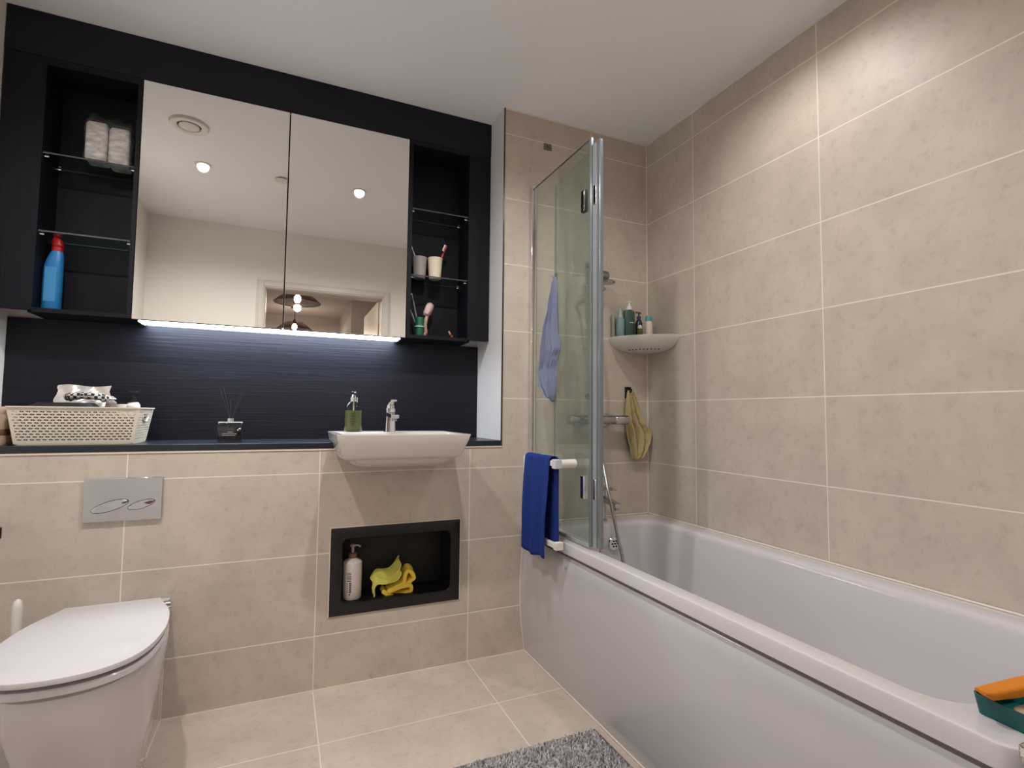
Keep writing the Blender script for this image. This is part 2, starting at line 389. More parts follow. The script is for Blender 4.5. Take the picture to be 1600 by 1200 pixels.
# ------------------------------------------------------------------ worktop, basin
tag(box('worktop', -2.5765, -.7945, -.006, .3195, .890, .912, M_worktop, bevel=.002), 'long dark blue-black worktop on the tiled ledge under the cabinet', 'worktop')

bas = thing('washbasin', 'white semi-recessed ceramic washbasin projecting from the worktop', 'washbasin', (-1.26, 0, .912))
bm = bmesh.new()
def L(x0, x1, y0, y1, z, r): return [(p[0] + 1.26, p[1], p[2] - .912) for p in rr3(x0, x1, y0, y1, z, r)]
loft(bm, [L(-1.36, -1.16, -.16, -.05, .829, .03), L(-1.42, -1.10, -.205, -.02, .836, .04), L(-1.445, -1.085, -.225, -.012, .848, .03),
          L(-1.452, -1.078, -.232, -.010, .862, .02), L(-1.476, -1.060, -.243, -.0075, .8665, .006), L(-1.480, -1.057, -.2455, -.0075, .872, .004),
          L(-1.491, -1.036, -.2525, -.0075, .9128, .004), L(-1.492, -1.035, -.2527, .118, .9136, .004), L(-1.4985, -1.021, -.2565, .128, .9465, .005),
          L(-1.4985, -1.021, -.2565, .129, .9495, .005), L(-1.497, -1.0225, -.255, .1275, .951, .004),
          L(-1.479, -1.040, -.241, -.045, .951, .012), L(-1.475, -1.044, -.238, -.049, .948, .014), L(-1.455, -1.064, -.222, -.065, .89, .03), L(-1.40, -1.12, -.19, -.10, .868, .03)], True, True)
obj('basin_bowl', bm, mat('basin_ceramic', rgb(200, 192, 185), .14, coat=.35), bas)
bm = bmesh.new(); lathe(bm, [(.001, 0), (.020, 0), (.022, .003), (.016, .005), (.001, .005)], (0, -.145, .868 - .912)); obj('basin_waste', bm, M_chrome, bas)

tp = thing('basin_tap', 'chrome single-lever mixer tap on the washbasin ledge', 'tap', (-1.273, .015, .951))
bm = bmesh.new(); loft(bm, [rr3(-.021, .021, -.021, .021, 0, .006), rr3(-.020, .020, -.021, .021, .004, .006), rr3(-.0175, .0175, -.020, .018, .06, .005), rr3(-.018, .018, -.021, .018, .092, .006), rr3(-.0175, .0175, -.02, .018, .094, .006)]); obj('tap_body', bm, M_chrome, tp)
bm = bmesh.new(); loft(bm, [[(p[0], -.018, p[1] + .070) for p in rrect(0, 0, .0165, .010, .004)], [(p[0], -.07, p[1] + .066) for p in rrect(0, 0, .016, .0085, .004)], [(p[0], -.105, p[1] + .062) for p in rrect(0, 0, .0155, .007, .004)]]); obj('spout', bm, M_chrome, tp)
bm = bmesh.new(); lathe(bm, [(.001, .044), (.0105, .044), (.0105, .056), (.001, .056)], (0, -.092, 0)); obj('aerator', bm, M_satin, tp)
bm = bmesh.new(); lathe(bm, [(.001, .094), (.017, .094), (.017, .106), (.001, .106)], (0, -.002, 0)); obj('cartridge', bm, M_chrome, tp)
bm = bmesh.new(); loft(bm, [[(p[0], .022, p[1] + .113) for p in rrect(0, 0, .019, .007, .004)], [(p[0], -.02, p[1] + .113) for p in rrect(0, 0, .019, .007, .004)], [(p[0], -.075, p[1] + .124) for p in rrect(0, 0, .012, .0035, .003)]]); obj('lever', bm, M_chrome, tp)

# green hand soap
sp = thing('soap_dispenser', 'clear pump bottle of green hand soap on the washbasin ledge', 'soap dispenser', (-1.411, .045, .951))
bm = bmesh.new(); lathe(bm, [(.001, 0), (.031, 0), (.034, .004), (.0345, .090), (.031, .104), (.022, .116), (.014, .121), (.013, .128), (.011, .128)], n=32); obj('bottle', bm, sheet_glass('soap_bottle_plastic', (.92, .93, .91, 1), 1.3), sp)
bm = bmesh.new(); lathe(bm, [(.001, .002), (.029, .002), (.0325, .006), (.0325, .084), (.001, .084)], n=32); obj('liquid_soap', bm, mat('green_soap', rgb(88, 92, 58), .2), sp)
bm = bmesh.new(); lathe(bm, [(.0165, .119), (.0168, .136), (.009, .139), (.006, .150), (.001, .150)]); obj('pump_collar', bm, M_chrome, sp)
bm = bmesh.new(); tube(bm, [(0, 0, .125), (0, 0, .01)], .0025, 8); obj('dip_tube', bm, mat('pale_tube', rgb(200, 205, 180), .3), sp)
bm = bmesh.new(); loft(bm, [rr3(-.009, .009, -.009, .012, .149, .006), rr3(-.010, .010, -.012, .012, .156, .006), rr3(-.006, .006, -.008, .010, .161, .004)]); tube(bm, [(0, -.005, .155), (0, -.030, .154), (0, -.036, .150)], .004, 8); obj('pump_head', bm, M_bplast, sp)
bm = bmesh.new()
for k, wd in enumerate((.020, .028, .018, .026, .012)):
    for a0 in range(6):
        a = -PI/2 - wd/.0352/2 + wd/.0352 * a0/5 - .15
        if a0 < 5:
            a2 = a + wd/.0352/5; z = .070 - k*.010
            v = [bm.verts.new((.0352*math.cos(q), .0352*math.sin(q), zz)) for q, zz in ((a, z), (a2, z), (a2, z+.003), (a, z+.003))]; bm.faces.new(v)
obj('printed_label', bm, mat('dark_olive_print', rgb(44, 48, 30), .5), sp)

# reed diffuser
rd = thing('reed_diffuser', 'square clear glass reed diffuser with dark reeds standing on the worktop', 'reed diffuser', (-1.846, .12, .9125))
bm = bmesh.new(); loft(bm, [rr3(-.040, .040, -.026, .026, 0, .006), rr3(-.042, .042, -.028, .028, .003, .007), rr3(-.042, .042, -.028, .028, .067, .007), rr3(-.039, .039, -.025, .025, .071, .008), rr3(-.012, .012, -.011, .011, .072, .008)]); obj('glass_bottle', bm, sheet_glass('diffuser_glass', (.74, .76, .78, 1), 1.6), rd)
bm = bmesh.new(); loft(bm, [rr3(-.038, .038, -.024, .024, .004, .005), rr3(-.038, .038, -.024, .024, .040, .005)]); obj('fragrance_oil', bm, sheet_glass('fragrance_liquid', (.62, .60, .60, 1), 1.33), rd)
bm = bmesh.new(); loft(bm, [rr3(-.040, .040, -.026, .026, .0715, .007), rr3(-.039, .039, -.025, .025, .0745, .007)]); obj('bottle_shoulder', bm, mat('frosted_rim', rgb(196, 198, 190), .25), rd)
bm = bmesh.new(); lathe(bm, [(.0095, .0745), (.0125, .0745), (.0125, .088), (.0095, .088)]); obj('collar', bm, M_chrome, rd)
for dx, dy, hh in ((-.042, .0, .20), (-.030, .012, .205), (.042, -.004, .20), (.030, .014, .185), (-.006, .016, .16)):
    bm = bmesh.new(); tube(bm, [(-dx*.4, -dy*.4, .008), (dx*.12, dy*.2, .09), (dx, dy, hh)], .0016, 6); obj('reed', bm, mat('charcoal_reed', rgb(36, 36, 42), .8), rd)
bm = bmesh.new()
for z, a, b in ((.030, -.024, .024), (.024, -.026, .020), (.036, -.006, .010)): bx(bm, a, b, -.0292, -.0284, z, z + .0022)
obj('printed_label', bm, mat('grey_print', rgb(150, 150, 155), .5), rd)

# ------------------------------------------------------------------ storage basket and what is in it
bk = thing('storage_basket', 'cream plastic storage basket with a cut-out triangle pattern on the worktop', 'basket', (-2.283, .12, .9125))
M_cream = mat('cream_plastic', rgb(216, 206, 190), .42)
BW0, BD0, BW1, BD1, BH = .155, .088, .172, .104, .124      # half sizes bottom, top
def bpt(u, v, side):
    hw = BW0 + (BW1 - BW0) * v; hd = BD0 + (BD1 - BD0) * v; z = .004 + (BH - .008) * v
    if side == 'f': return (-hw + 2*hw*u, -hd, z)
    if side == 'b': return (hw - 2*hw*u, hd, z)
    if side == 'r': return (hw, -hd + 2*hd*u, z)
    return (-hw, hd - 2*hd*u, z)
bm = bmesh.new()
NV = 13
for side, NU in (('f', 40), ('b', 40), ('r', 24), ('l', 24)):
    for j in range(NV):
        for i in range(NU):
            u0, u1 = i/NU, (i+1)/NU; v0, v1 = j/NV, (j+1)/NV
            if side in 'rl' and .32 < (u0+u1)/2 < .68 and .62 < (v0+v1)/2 < .86: continue      # hand hole
            solid = (i in (0, NU-1)) or j in (0, NV-1) or (i % 4 == 3 and False)
            A, B, C, D = bpt(u0, v0, side), bpt(u1, v0, side), bpt(u1, v1, side), bpt(u0, v1, side)
            va = [bm.verts.new(p) for p in (A, B, C, D)]
            if solid: bm.faces.new(va); continue
            m = .07; flip = (i + j) % 2 == 0
            if flip: T = [(u0+(u1-u0)*m, .5*(v0+v1)), (u1-(u1-u0)*m*.7, v0+(v1-v0)*.14), (u1-(u1-u0)*m*.7, v1-(v1-v0)*.14)]
            else:    T = [(u1-(u1-u0)*m, .5*(v0+v1)), (u0+(u1-u0)*m*.7, v1-(v1-v0)*.14), (u0+(u1-u0)*m*.7, v0+(v1-v0)*.14)]
            t_ = [bm.verts.new(bpt(a, b, side)) for a, b in T]
            if flip:
                for f in ((va[0], va[1], t_[1], t_[0]), (va[1], va[2], t_[2], t_[1]), (va[2], va[3], t_[0], t_[2]), (va[3], va[0], t_[0])): bm.faces.new(f)
            else:
                for f in ((va[2], va[3], t_[1], t_[0]), (va[3], va[0], t_[2], t_[1]), (va[0], va[1], t_[0], t_[2]), (va[1], va[2], t_[0])): bm.faces.new(f)
bmesh.ops.remove_doubles(bm, verts=bm.verts, dist=1e-5)
obj('basket_side', bm, M_cream, bk, smooth=False, solid=.0022)
bm = bmesh.new(); loft(bm, [rr3(-BW0, BW0, -BD0, BD0, .0, .012), rr3(-BW0-.001, BW0+.001, -BD0-.001, BD0+.001, .005, .012)]); obj('basket_base', bm, M_cream, bk)
bm = bmesh.new()
e = .006
loft(bm, [rr3(-BW1+.001, BW1-.001, -BD1+.001, BD1-.001, BH-.007, .012), rr3(-BW1-e, BW1+e, -BD1-e, BD1+e, BH-.004, .016), rr3(-BW1-e, BW1+e, -BD1-e, BD1+e, BH, .016), rr3(-BW1+.002, BW1-.002, -BD1+.002, BD1-.002, BH, .012), rr3(-BW1+.001, BW1-.001, -BD1+.001, BD1-.001, BH-.007, .012)], False, False)
obj('basket_rim', bm, M_cream, bk)
for sg in (-1, 1):
    bm = bmesh.new(); X_ = sg * (BW0 + (BW1-BW0)*.74 + .0006)
    ring = [(X_, -.036, .107), (X_, .036, .107), (X_, .034, .088), (X_, .012, .076), (X_, -.012, .076), (X_, -.034, .088), (X_, -.036, .107)]
    tube(bm, ring, .0035, 6); obj('handle_ring', bm, M_cream, bk)

def rough_sheet(bm, fn, nu, nv):
    g = [[bm.verts.new(fn(i/nu, j/nv)) for i in range(nu+1)] for j in range(nv+1)]
    for j in range(nv):
        for i in range(nu): bm.faces.new((g[j][i], g[j][i+1], g[j+1][i+1], g[j+1][i]))
def wob(x, y, s=1.0): return (math.sin(x*9.1+y*3.7)+.6*math.sin(x*17.3-y*11.9+1.3)+.4*math.sin(x*31+y*23+.7))*s
# silver pouch
bm = bmesh.new()
for sg in (1, -1):
    def fn(u, v, sg=sg):
        wdt = .088 - .012*min(1, v*1.4)
        puff = .014*math.sin(PI*min(1, v*1.15) if v < .87 else 0)*math.sin(PI*u) if v < .87 else 0
        edge = .0012
        return (-2.312 + (u-.5)*2*wdt + .002*wob(v, u), .175 + .018*v + sg*(puff+edge) + .0022*wob(u*2, v*2) , 1.000 + .112*v + .003*math.sin(u*7))
    rough_sheet(bm, fn, 28, 20)
tag(obj('foil_pouch', bm, mat('silver_foil', rgb(214, 208, 202), .3, .55, bump=(60, .5, .002))), 'crumpled silver foil pouch standing in the back of the storage basket', 'pouch')
# black bag
bm = bmesh.new(); loft(bm, [rr3(-2.428, -2.245, .042, .145, .919, .02), rr3(-2.434, -2.235, .034, .150, .98, .02), rr3(-2.436, -2.238, .030, .150, 1.030, .03), rr3(-2.40, -2.26, .05, .14, 1.050, .03)])
tag(obj('toiletry_bag', bm, mat('black_fabric', rgb(20, 19, 22), .7, bump=(120, .4, .001))), 'black toiletry bag lying inside the storage basket under the foil pouch', 'bag')
# checked scrunchie
m = mat('black_white_check', rgb(20, 20, 22), .8); nt = m.node_tree
tc = nt.nodes.new('ShaderNodeTexCoord'); ck = nt.nodes.new('ShaderNodeTexChecker'); ck.inputs['Scale'].default_value = 105
ck.inputs['Color1'].default_value = rgb(18, 18, 22); ck.inputs['Color2'].default_value = rgb(205, 198, 192)
nt.links.new(tc.outputs['Object'], ck.inputs[0]); nt.links.new(ck.outputs[0], nt.nodes['Principled BSDF'].inputs['Base Color'])
bm = bmesh.new()
P = [(-.062, .004, .004), (-.045, -.012, .008), (-.015, -.018, .011), (.018, -.016, .008), (.048, -.010, .0), (.066, .006, -.004)]
pts = spline(P, 6); tube(bm, pts, [.009 + .0035*abs(math.sin(i*.9)) for i in range(len(pts))], 12)
pts = spline([(-.06, .01, .002), (-.03, .022, .010), (.02, .022, .008), (.062, .010, -.002)], 6); tube(bm, pts, [.009 + .0035*abs(math.sin(i*.8+1)) for i in range(len(pts))], 12)
o = tag(obj('scrunchie', bm, m), 'black and white checked hair scrunchie lying on top of the storage basket', 'hair tie'); o.location = (-2.272, .105, 1.064)
bm = bmesh.new(); loft(bm, [rr3(-2.225, -2.136, .050, .190, .919, .02), rr3(-2.228, -2.132, .044, .197, .96, .02), rr3(-2.228, -2.128, .042, .200, 1.000, .02), rr3(-2.21, -2.145, .06, .18, 1.005, .02)])  # added block, darkens the view through the hand hole and cut-outs
tag(obj('dark_filler', bm, MATS['black_fabric']), 'added dark filler block in the right end of the storage basket under the jars', 'bag')
# grey crumpled pouch, jar, dropper bottle, small tube
bm = bmesh.new()
n = 18; loft(bm, [[(-2.204 + .018*s*math.cos(2*PI*i/n)*(1+.12*math.sin(5*i)), .078 + .022*s*math.sin(2*PI*i/n)*(1+.12*math.cos(4*i)), z + .003*math.sin(i*2.2)) for i in range(n)] for s, z in ((.7, 1.008), (.85, 1.02), (.9, 1.038), (.8, 1.052), (.4, 1.058))])
tag(obj('organza_pouch', bm, mat('grey_brown_cloth', rgb(120, 108, 100), .8, bump=(90, .8, .003))), 'small crumpled grey-brown pouch beside the scrunchie in the basket', 'pouch')
t = thing('cream_jar', 'white round cream jar standing in the right half of the basket', 'jar', (-2.172, .118, 1.0065))
bm = bmesh.new(); lathe(bm, [(.001, 0), (.022, 0), (.024, .002), (.024, .018), (.001, .018)]); obj('jar_body', bm, M_wplast, t)
bm = bmesh.new(); lathe(bm, [(.001, .0185), (.026, .0185), (.026, .038), (.024, .041), (.001, .041)]); obj('jar_lid', bm, M_wplast, t)
t = thing('pump_bottle', 'black-topped bottle with a white shoulder leaning in the basket corner', 'bottle', (-2.160, .172, 1.0095)); t.rotation_euler = (0, math.radians(-5), 0)
bm = bmesh.new(); lathe(bm, [(.001, 0), (.018, 0), (.020, .002), (.020, .021), (.001, .021)]); obj('bottle', bm, M_bplast, t)
bm = bmesh.new(); lathe(bm, [(.001, .0215), (.0205, .0215), (.0205, .035), (.016, .045), (.001, .045)]); obj('bottle_shoulder', bm, M_wplast, t)
bm = bmesh.new(); lathe(bm, [(.001, .0455), (.013, .0455), (.013, .058), (.007, .062), (.007, .076), (.013, .078), (.013, .086), (.001, .088)]); tube(bm, [(0, 0, .082), (.022, -.004, .083)], .0035, 8); obj('pump_head', bm, M_bplast, t)
tag(obj('lip_balm', (lambda b: (lathe(b, [(.001, 0), (.011, 0), (.012, .002), (.012, .036), (.008, .0405), (.001, .0415)], (0, 0, 0)), b)[1])(bmesh.new()), M_wplast), 'small round-topped white tube at the right end of the basket', 'tube').location = (-2.150, .080, 1.0075)

# wooden/woven box at the far left of the worktop
t = thing('woven_basket', 'beige and brown woven basket at the left end of the worktop', 'basket', (-2.522, .11, .9125))
M_w1 = mat('beige_weave', rgb(196, 172, 148), .8, bump=(140, .8, .002)); M_w2 = mat('brown_weave', rgb(120, 82, 60), .8, bump=(140, .8, .002))
for z0, z1, mm in ((.0, .03, M_w1), (.0302, .050, M_w2), (.0502, .098, M_w1), (.0982, .122, mat('pink_beige_cloth', rgb(190, 165, 152), .9))):
    bm = bmesh.new(); loft(bm, [rr3(-.050, .050, -.06, .06, z0, .02), rr3(-.052, .052, -.062, .062, z0+(z1-z0)*.5, .02), rr3(-.050, .050, -.06, .06, z1, .02)]); obj('woven_band', bm, mm, t)

# ------------------------------------------------------------------ things on the cabinet shelves
# tissue packs in clear wrap
t = thing('tissue_pack', 'clear-wrapped twin pack of white tissues on the upper left glass shelf', 'tissue pack', (-2.287, .225, 1.9205)); t.scale = (1, 1, 1.15)
m = mat('tissue_print', rgb(214, 206, 202), .7, noise=(26, (1.0, 1.0, 2.6), .42, 4))
for sx in (-1, 1):
    bm = bmesh.new(); loft(bm, [[(p[0] + sx*.0345, p[1], z) for p in rrect(0, 0, a, b, .012)] for a, b, z in ((.030, .034, .012), (.0325, .037, .018), (.0325, .037, .125), (.029, .033, .133))]); o = obj('tissue_roll', bm, m, t)
    o.location = (0, 0, 0 if sx < 0 else -.008)
bm = bmesh.new()
def fw(u, v):
    a = 2*PI*u; hx = .073*(1-.25*max(0, v-.85)/.15) ; hy = .042*(1-.75*max(0, v-.82)/.18)
    c, s = math.cos(a), math.sin(a); k = 1/max(abs(c), abs(s))**.75
    return (hx*c*k + .002*wob(u*3, v*3), hy*s*k + .002*wob(v*3, u*2), .001 + .160*v + (.006*wob(u*4, 1) if v > .9 else 0))
rough_sheet(bm, fw, 48, 16)
obj('plastic_wrap', bm, sheet_glass('clear_film', (.93, .94, .95, 1), 1.35, .12, .06), t)

# blue cleaner bottle
t = thing('cleaner_bottle', 'blue toilet cleaner bottle with a red cap on the cabinet floor at left', 'cleaning bottle', (-2.430, .225, 1.3735)); t.scale = (.92, .92, 1.065)
def oval(cx, hx, hy, z): return [(cx + p[0], p[1], z) for p in rrect(0, 0, hx, hy, min(hx, hy)*.9)]
bm = bmesh.new(); loft(bm, [oval(0, .027, .020, 0), oval(0, .030, .024, .006), oval(0, .030, .024, .10), oval(.001, .029, .023, .150), oval(.004, .026, .021, .172), oval(.008, .020, .017, .195), oval(.009, .017, .016, .202)]); obj('bottle', bm, mat('blue_bottle', rgb(38, 118, 178), .3), t)
bm = bmesh.new(); loft(bm, [oval(.009, .018, .016, .2025), oval(.010, .0185, .016, .222), oval(.007, .014, .012, .243), oval(.003, .009, .008, .247)]); obj('cap', bm, mat('red_cap', rgb(178, 20, 24), .35), t)
bm = bmesh.new(); loft(bm, [[(-.018, -.0246, .03), (.018, -.0246, .03)], [(-.018, -.0246, .145), (.018, -.0246, .145)]], False, False, False); obj('front_label', bm, mat('pale_blue_label', rgb(62, 138, 190), .4), t)

def brush(name, label, base, tip, m_handle, m_head, bw=.0055, hl=.024, bend=None, group=None):
    """toothbrush from base to tip, bristles near the tip"""
    b = Vector(base); e = Vector(tip); d_ = (e-b); Ln = d_.length; d_.normalize()
    t = thing(name, label, 'toothbrush' if 'brush' in name else 'brush', base, 0, group)
    pts = spline([(0, 0, 0), tuple(d_*Ln*.35 + Vector((0, .0015, 0))), tuple(d_*Ln*.7), tuple(d_*(Ln-hl)), tuple(d_*Ln)], 5)
    rs = [bw*(.75 if i < 4 else 1 if i < 12 else .55 if i < 16 else .8) for i in range(len(pts))]
    bm = bmesh.new(); tube(bm, pts, rs, 10); obj('handle', bm, m_handle, t)
    side = Vector((-d_.z, 0, d_.x)).normalized() if abs(d_.z) > .1 else Vector((0, 0, 1))
    bm = bmesh.new()
    for k in range(6):
        c = d_*(Ln-hl+hl*k/5) ; tube(bm, [tuple(c), tuple(c + side*.011)], .003, 6)
    obj('bristles', bm, m_head, t)
    return t
M_bri = mat('white_bristle', rgb(226, 214, 208), .8)
# right shelf cups
def cup(name, label, loc, col):
    t = thing(name, label, 'cup', loc)
    bm = bmesh.new(); lathe(bm, [(.001, 0), (.024, 0), (.027, .003), (.0335, .094), (.0345, .1), (.0325, .1), (.031, .096), (.0255, .006), (.001, .006)], n=32); obj('cup_body', bm, col, t)
    return t
cup('toothbrush_cup', 'grey plastic tumbler on the right glass shelf, next to the mirror', (-1.112, .238, 1.6455), mat('grey_tumbler', rgb(158, 150, 148), .4))
cup('toothbrush_cup', 'cream plastic tumbler holding a red toothbrush on the glass shelf', (-1.043, .220, 1.6455), mat('cream_tumbler', rgb(226, 214, 190), .4))
brush('toothbrush', 'thin white toothbrush leaning out of the grey tumbler', (-1.098, .236, 1.653), (-1.152, .238, 1.796), mat('pale_handle', rgb(170, 180, 184), .3), M_bri, .0035, .01)
brush('toothbrush', 'red and white toothbrush leaning out of the cream tumbler', (-1.050, .220, 1.653), (-.990, .222, 1.812), mat('red_handle', rgb(150, 34, 48), .3), M_bri, .0065, .026)
# green beaker, its brushes and the pink brush
t = thing('green_beaker', 'small green glass beaker on the right cabinet floor', 'beaker', (-1.112, .215, 1.3735))
bm = bmesh.new(); lathe(bm, [(.001, 0), (.020, 0), (.021, .003), (.020, .04), (.024, .043), (.024, .047), (.020, .05), (.021, .088), (.019, .088), (.018, .05), (.018, .006), (.001, .006)], n=24); obj('beaker_body', bm, mat('green_glass', rgb(44, 120, 92), .08, trans=.35), t)
bm = bmesh.new(); lathe(bm, [(.0245, .042), (.0255, .045), (.0245, .048)], n=24); obj('beaker_band', bm, mat('pale_green_band', rgb(160, 190, 172), .2), t)
M_ghost = mat('grey_handle', rgb(128, 132, 140), .3)
brush('toothbrush', 'long grey interdental brush leaning highest out of the green beaker', (-1.108, .213, 1.381), (-1.152, .205, 1.566), M_ghost, M_ghost, .003, .004)
brush('toothbrush', 'short grey brush leaning far left out of the green beaker', (-1.106, .219, 1.381), (-1.160, .216, 1.505), M_ghost, M_ghost, .0035, .004)
t = thing('nail_brush', 'pink long-handled face brush leaning behind the green beaker', 'brush', (-1.085, .235, 1.3735))
Mp = mat('dusty_pink_plastic', rgb(196, 158, 142), .4)
bm = bmesh.new(); pts = spline([(-.006, 0, .0125), (.006, 0, .024), (.004, 0, .06), (.012, .002, .10)], 6); tube(bm, pts, [.011 - .003*i/len(pts) for i in range(len(pts))], 12); obj('handle', bm, Mp, t)
bm = bmesh.new(); mt = Matrix.Rotation(math.radians(22), 4, 'Y'); lathe(bm, [(.001, -.036), (.012, -.032), (.018, -.018), (.019, .01), (.016, .026), (.008, .033), (.001, .035)], (.020, .004, .134), 20, mt, 1, .45); obj('brush_head', bm, Mp, t)
bm = bmesh.new(); lathe(bm, [(.001, -.028), (.009, -.025), (.014, -.01), (.015, .012), (.010, .024), (.001, .027)], (.016, -.009, .134), 18, mt, 1, .6); obj('bristles', bm, mat('pale_pink_bristle', rgb(214, 190, 186), .9), t)
for x, dx, lab, c1 in ((-.972, .0, 'small red-brown lipstick lying at the right of the cabinet floor', rgb(140, 58, 46)), (-.958, -.018, 'slim pink-tipped cosmetic stick leaning beside the lipstick', rgb(190, 120, 104))):
    t = thing('lipstick', lab, 'cosmetic', (x, .185, 1.3735))
    bm = bmesh.new(); tube(bm, [(0, 0, .0062), (dx*.55, .012, .016 if dx else .0062)], .006, 12); obj('case', bm, mat('dark_case', rgb(40, 24, 24), .3), t)
    bm = bmesh.new(); tube(bm, [(0, -.016, .0062), (0, -.001, .0062)] if not dx else [(dx*.6, .013, .017), (dx, .02, .034)], [.0052, .004], 12); obj('tip', bm, mat('cosmetic_tip%d' % (dx < 0), c1, .5), t)

# ------------------------------------------------------------------ niche with bottle and cloth
ni = thing('wall_niche', 'black-framed recessed shelf box set in the tiled wall under the basin', 'niche', (-1.231, 0, .42))
def nl(x0, x1, z0, z1, y, r): return [(p[0], y, p[1]) for p in rrect((x0+x1)/2 + 1.231, (z0+z1)/2 - .42, (x1-x0)/2, (z1-z0)/2, r, 8)]
bm = bmesh.new()
loft(bm, [nl(-1.486, -.976, .260, .587, .0, .0015), nl(-1.486, -.976, .260, .587, -.004, .0015), nl(-1.4845, -.9775, .2615, .5855, -.005, .0015), nl(-1.4445, -1.0145, .301, .546, -.005, .022), nl(-1.4425, -1.0165, .303, .544, -.002, .021), nl(-1.4425, -1.0165, .303, .544, .0, .021)], False, False)
obj('niche_frame', bm, M_black, ni)
bm = bmesh.new()
loft(bm, [nl(-1.4425, -1.0165, .303, .544, .0005, .021), nl(-1.4425, -1.0165, .303, .544, .135, .021)], False, True)
obj('niche_liner', bm, mat('black_niche_inside', rgb(9, 8, 10), .5), ni)
bm = bmesh.new(); bx(bm, -.256, .256, -.004, -.0005, .1675, .171); bx(bm, .2555, .259, -.004, -.0005, -.160, .171); bx(bm, -.259, -.2555, -.004, -.0005, -.160, .171); obj('sealant_bead', bm, M_seal, ni, smooth=False)

t = thing('lotion_bottle', 'white pump lotion bottle with a brown collar in the black niche', 'bottle', (-1.398, .052, .3035))
bm = bmesh.new(); lathe(bm, [(.001, 0), (.033, 0), (.036, .004), (.0365, .128), (.0365, .138), (.030, .146), (.018, .150), (.016, .154), (.001, .154)], n=36); obj('bottle', bm, mat('white_lotion_plastic', rgb(226, 216, 210), .3), t)
bm = bmesh.new(); lathe(bm, [(.001, .1545), (.0165, .1545), (.0165, .172), (.012, .174), (.001, .174)]); obj('collar', bm, mat('brown_collar', rgb(122, 92, 66), .4), t)
bm = bmesh.new(); lathe(bm, [(.001, .1745), (.006, .1745), (.005, .196), (.011, .198), (.012, .203), (.007, .207), (.001, .207)]); tube(bm, spline([(0, 0, .202), (.018, -.012, .203), (.026, -.018, .198)], 4), .0036, 8); obj('pump_head', bm, mat('mauve_pump', rgb(176, 158, 150), .3), t)
def cyl_patch(bm, R, a0, a1, z0, z1, n=5):
    for k in range(n):
        p, q = a0 + (a1-a0)*k/n, a0 + (a1-a0)*(k+1)/n
        bm.faces.new([bm.verts.new((R*math.cos(a), R*math.sin(a), z)) for a, z in ((p, z0), (q, z0), (q, z1), (p, z1))])
bm = bmesh.new()
A0 = math.radians(-112)
for k, (s, zz, hh) in enumerate(((0, .072, .003), (0, .079, .002), (0, .085, .003), (0, .091, .002), (0, .097, .003), (0, .103, .002))): cyl_patch(bm, .0367, A0-.28, A0+.18, zz, zz+hh)
for k in range(6): cyl_patch(bm, .0367, A0-.02+.0, A0+.20, .030+k*.0066, .0345+k*.0066, 3)
for k in range(5): cyl_patch(bm, .0367, A0-.26, A0-.14, .032+k*.0072, .0352+k*.0072, 2)
cyl_patch(bm, .0367, A0-.02, A0+.10, .020, .026, 3)
obj('vertical_print', bm, mat('dark_print', rgb(70, 62, 66), .6), t)

def ribbon(bm, P, y0, y1, th, k=6, rise=0.0, wave=.002):
    c = spline([(x, 0, z) for x, z in P], k); n = len(c); ny = 8; top = []; bot = []
    nr = []
    for i in range(n):
        t_ = (c[min(i+1, n-1)] - c[max(i-1, 0)]).normalized(); nr.append(Vector((-t_.z, 0, t_.x)))
    g = {}
    for s in (0, 1):
        for j in range(ny + 1):
            for i in range(n):
                y = y0 + (y1-y0)*j/ny
                p = c[i] + nr[i]*(th*(.5 - s)) + Vector((wave*math.sin(j*.9+i*.2), y, rise*j/ny + wave*math.sin(i*.35+j*.6)))
                g[s, j, i] = bm.verts.new(p)
    for j in range(ny):
        for i in range(n-1):
            bm.faces.new((g[0,j,i], g[0,j,i+1], g[0,j+1,i+1], g[0,j+1,i])); bm.faces.new((g[1,j,i], g[1,j+1,i], g[1,j+1,i+1], g[1,j,i+1]))
    for j in range(ny):
        for i in (0, n-1): bm.faces.new((g[0,j,i], g[0,j+1,i], g[1,j+1,i], g[1,j,i]))
    for i in range(n-1):
        for j in (0, ny): bm.faces.new((g[0,j,i], g[1,j,i], g[1,j,i+1], g[0,j,i+1]))
def px2(px, py): return ((px-585)*.00255 + .105, .0115 + (925-py)*.0026 - (px-585)*.00035)
ye = thing('cleaning_cloth', 'crumpled yellow and lime cleaning cloth lying in the black niche', 'cloth', (-1.416, .0, .3035))
M_lime = mat('lime_yellow_cloth', rgb(214, 210, 96), .85, bump=(220, .5, .001)); M_yel = mat('yellow_cloth', rgb(244, 208, 78), .85, bump=(220, .5, .001))
bm = bmesh.new(); ribbon(bm, [px2(*p) for p in ((583, 929), (582, 917), (588, 909), (600, 909), (611, 907), (619, 901), (623, 893))], .020, .045, .006, 6, .016)
ribbon(bm, [px2(*p) for p in ((581, 915), (587, 908), (600, 906), (612, 901), (620, 893), (624, 884))], .034, .085, .005, 6, .030, .003); obj('upper_fold', bm, M_lime, ye)
bm = bmesh.new(); ribbon(bm, [px2(*p) for p in ((596, 922), (606, 928), (620, 928), (636, 924), (642, 918), (638, 911), (626, 914), (612, 920), (604, 922))], .024, .075, .013, 6, .010)
ribbon(bm, [px2(*p) for p in ((606, 921), (622, 913), (629, 907), (632, 897), (637, 891), (643, 894), (645, 901), (640, 906), (634, 911))], .030, .080, .013, 6, .012); obj('lower_fold', bm, M_yel, ye)

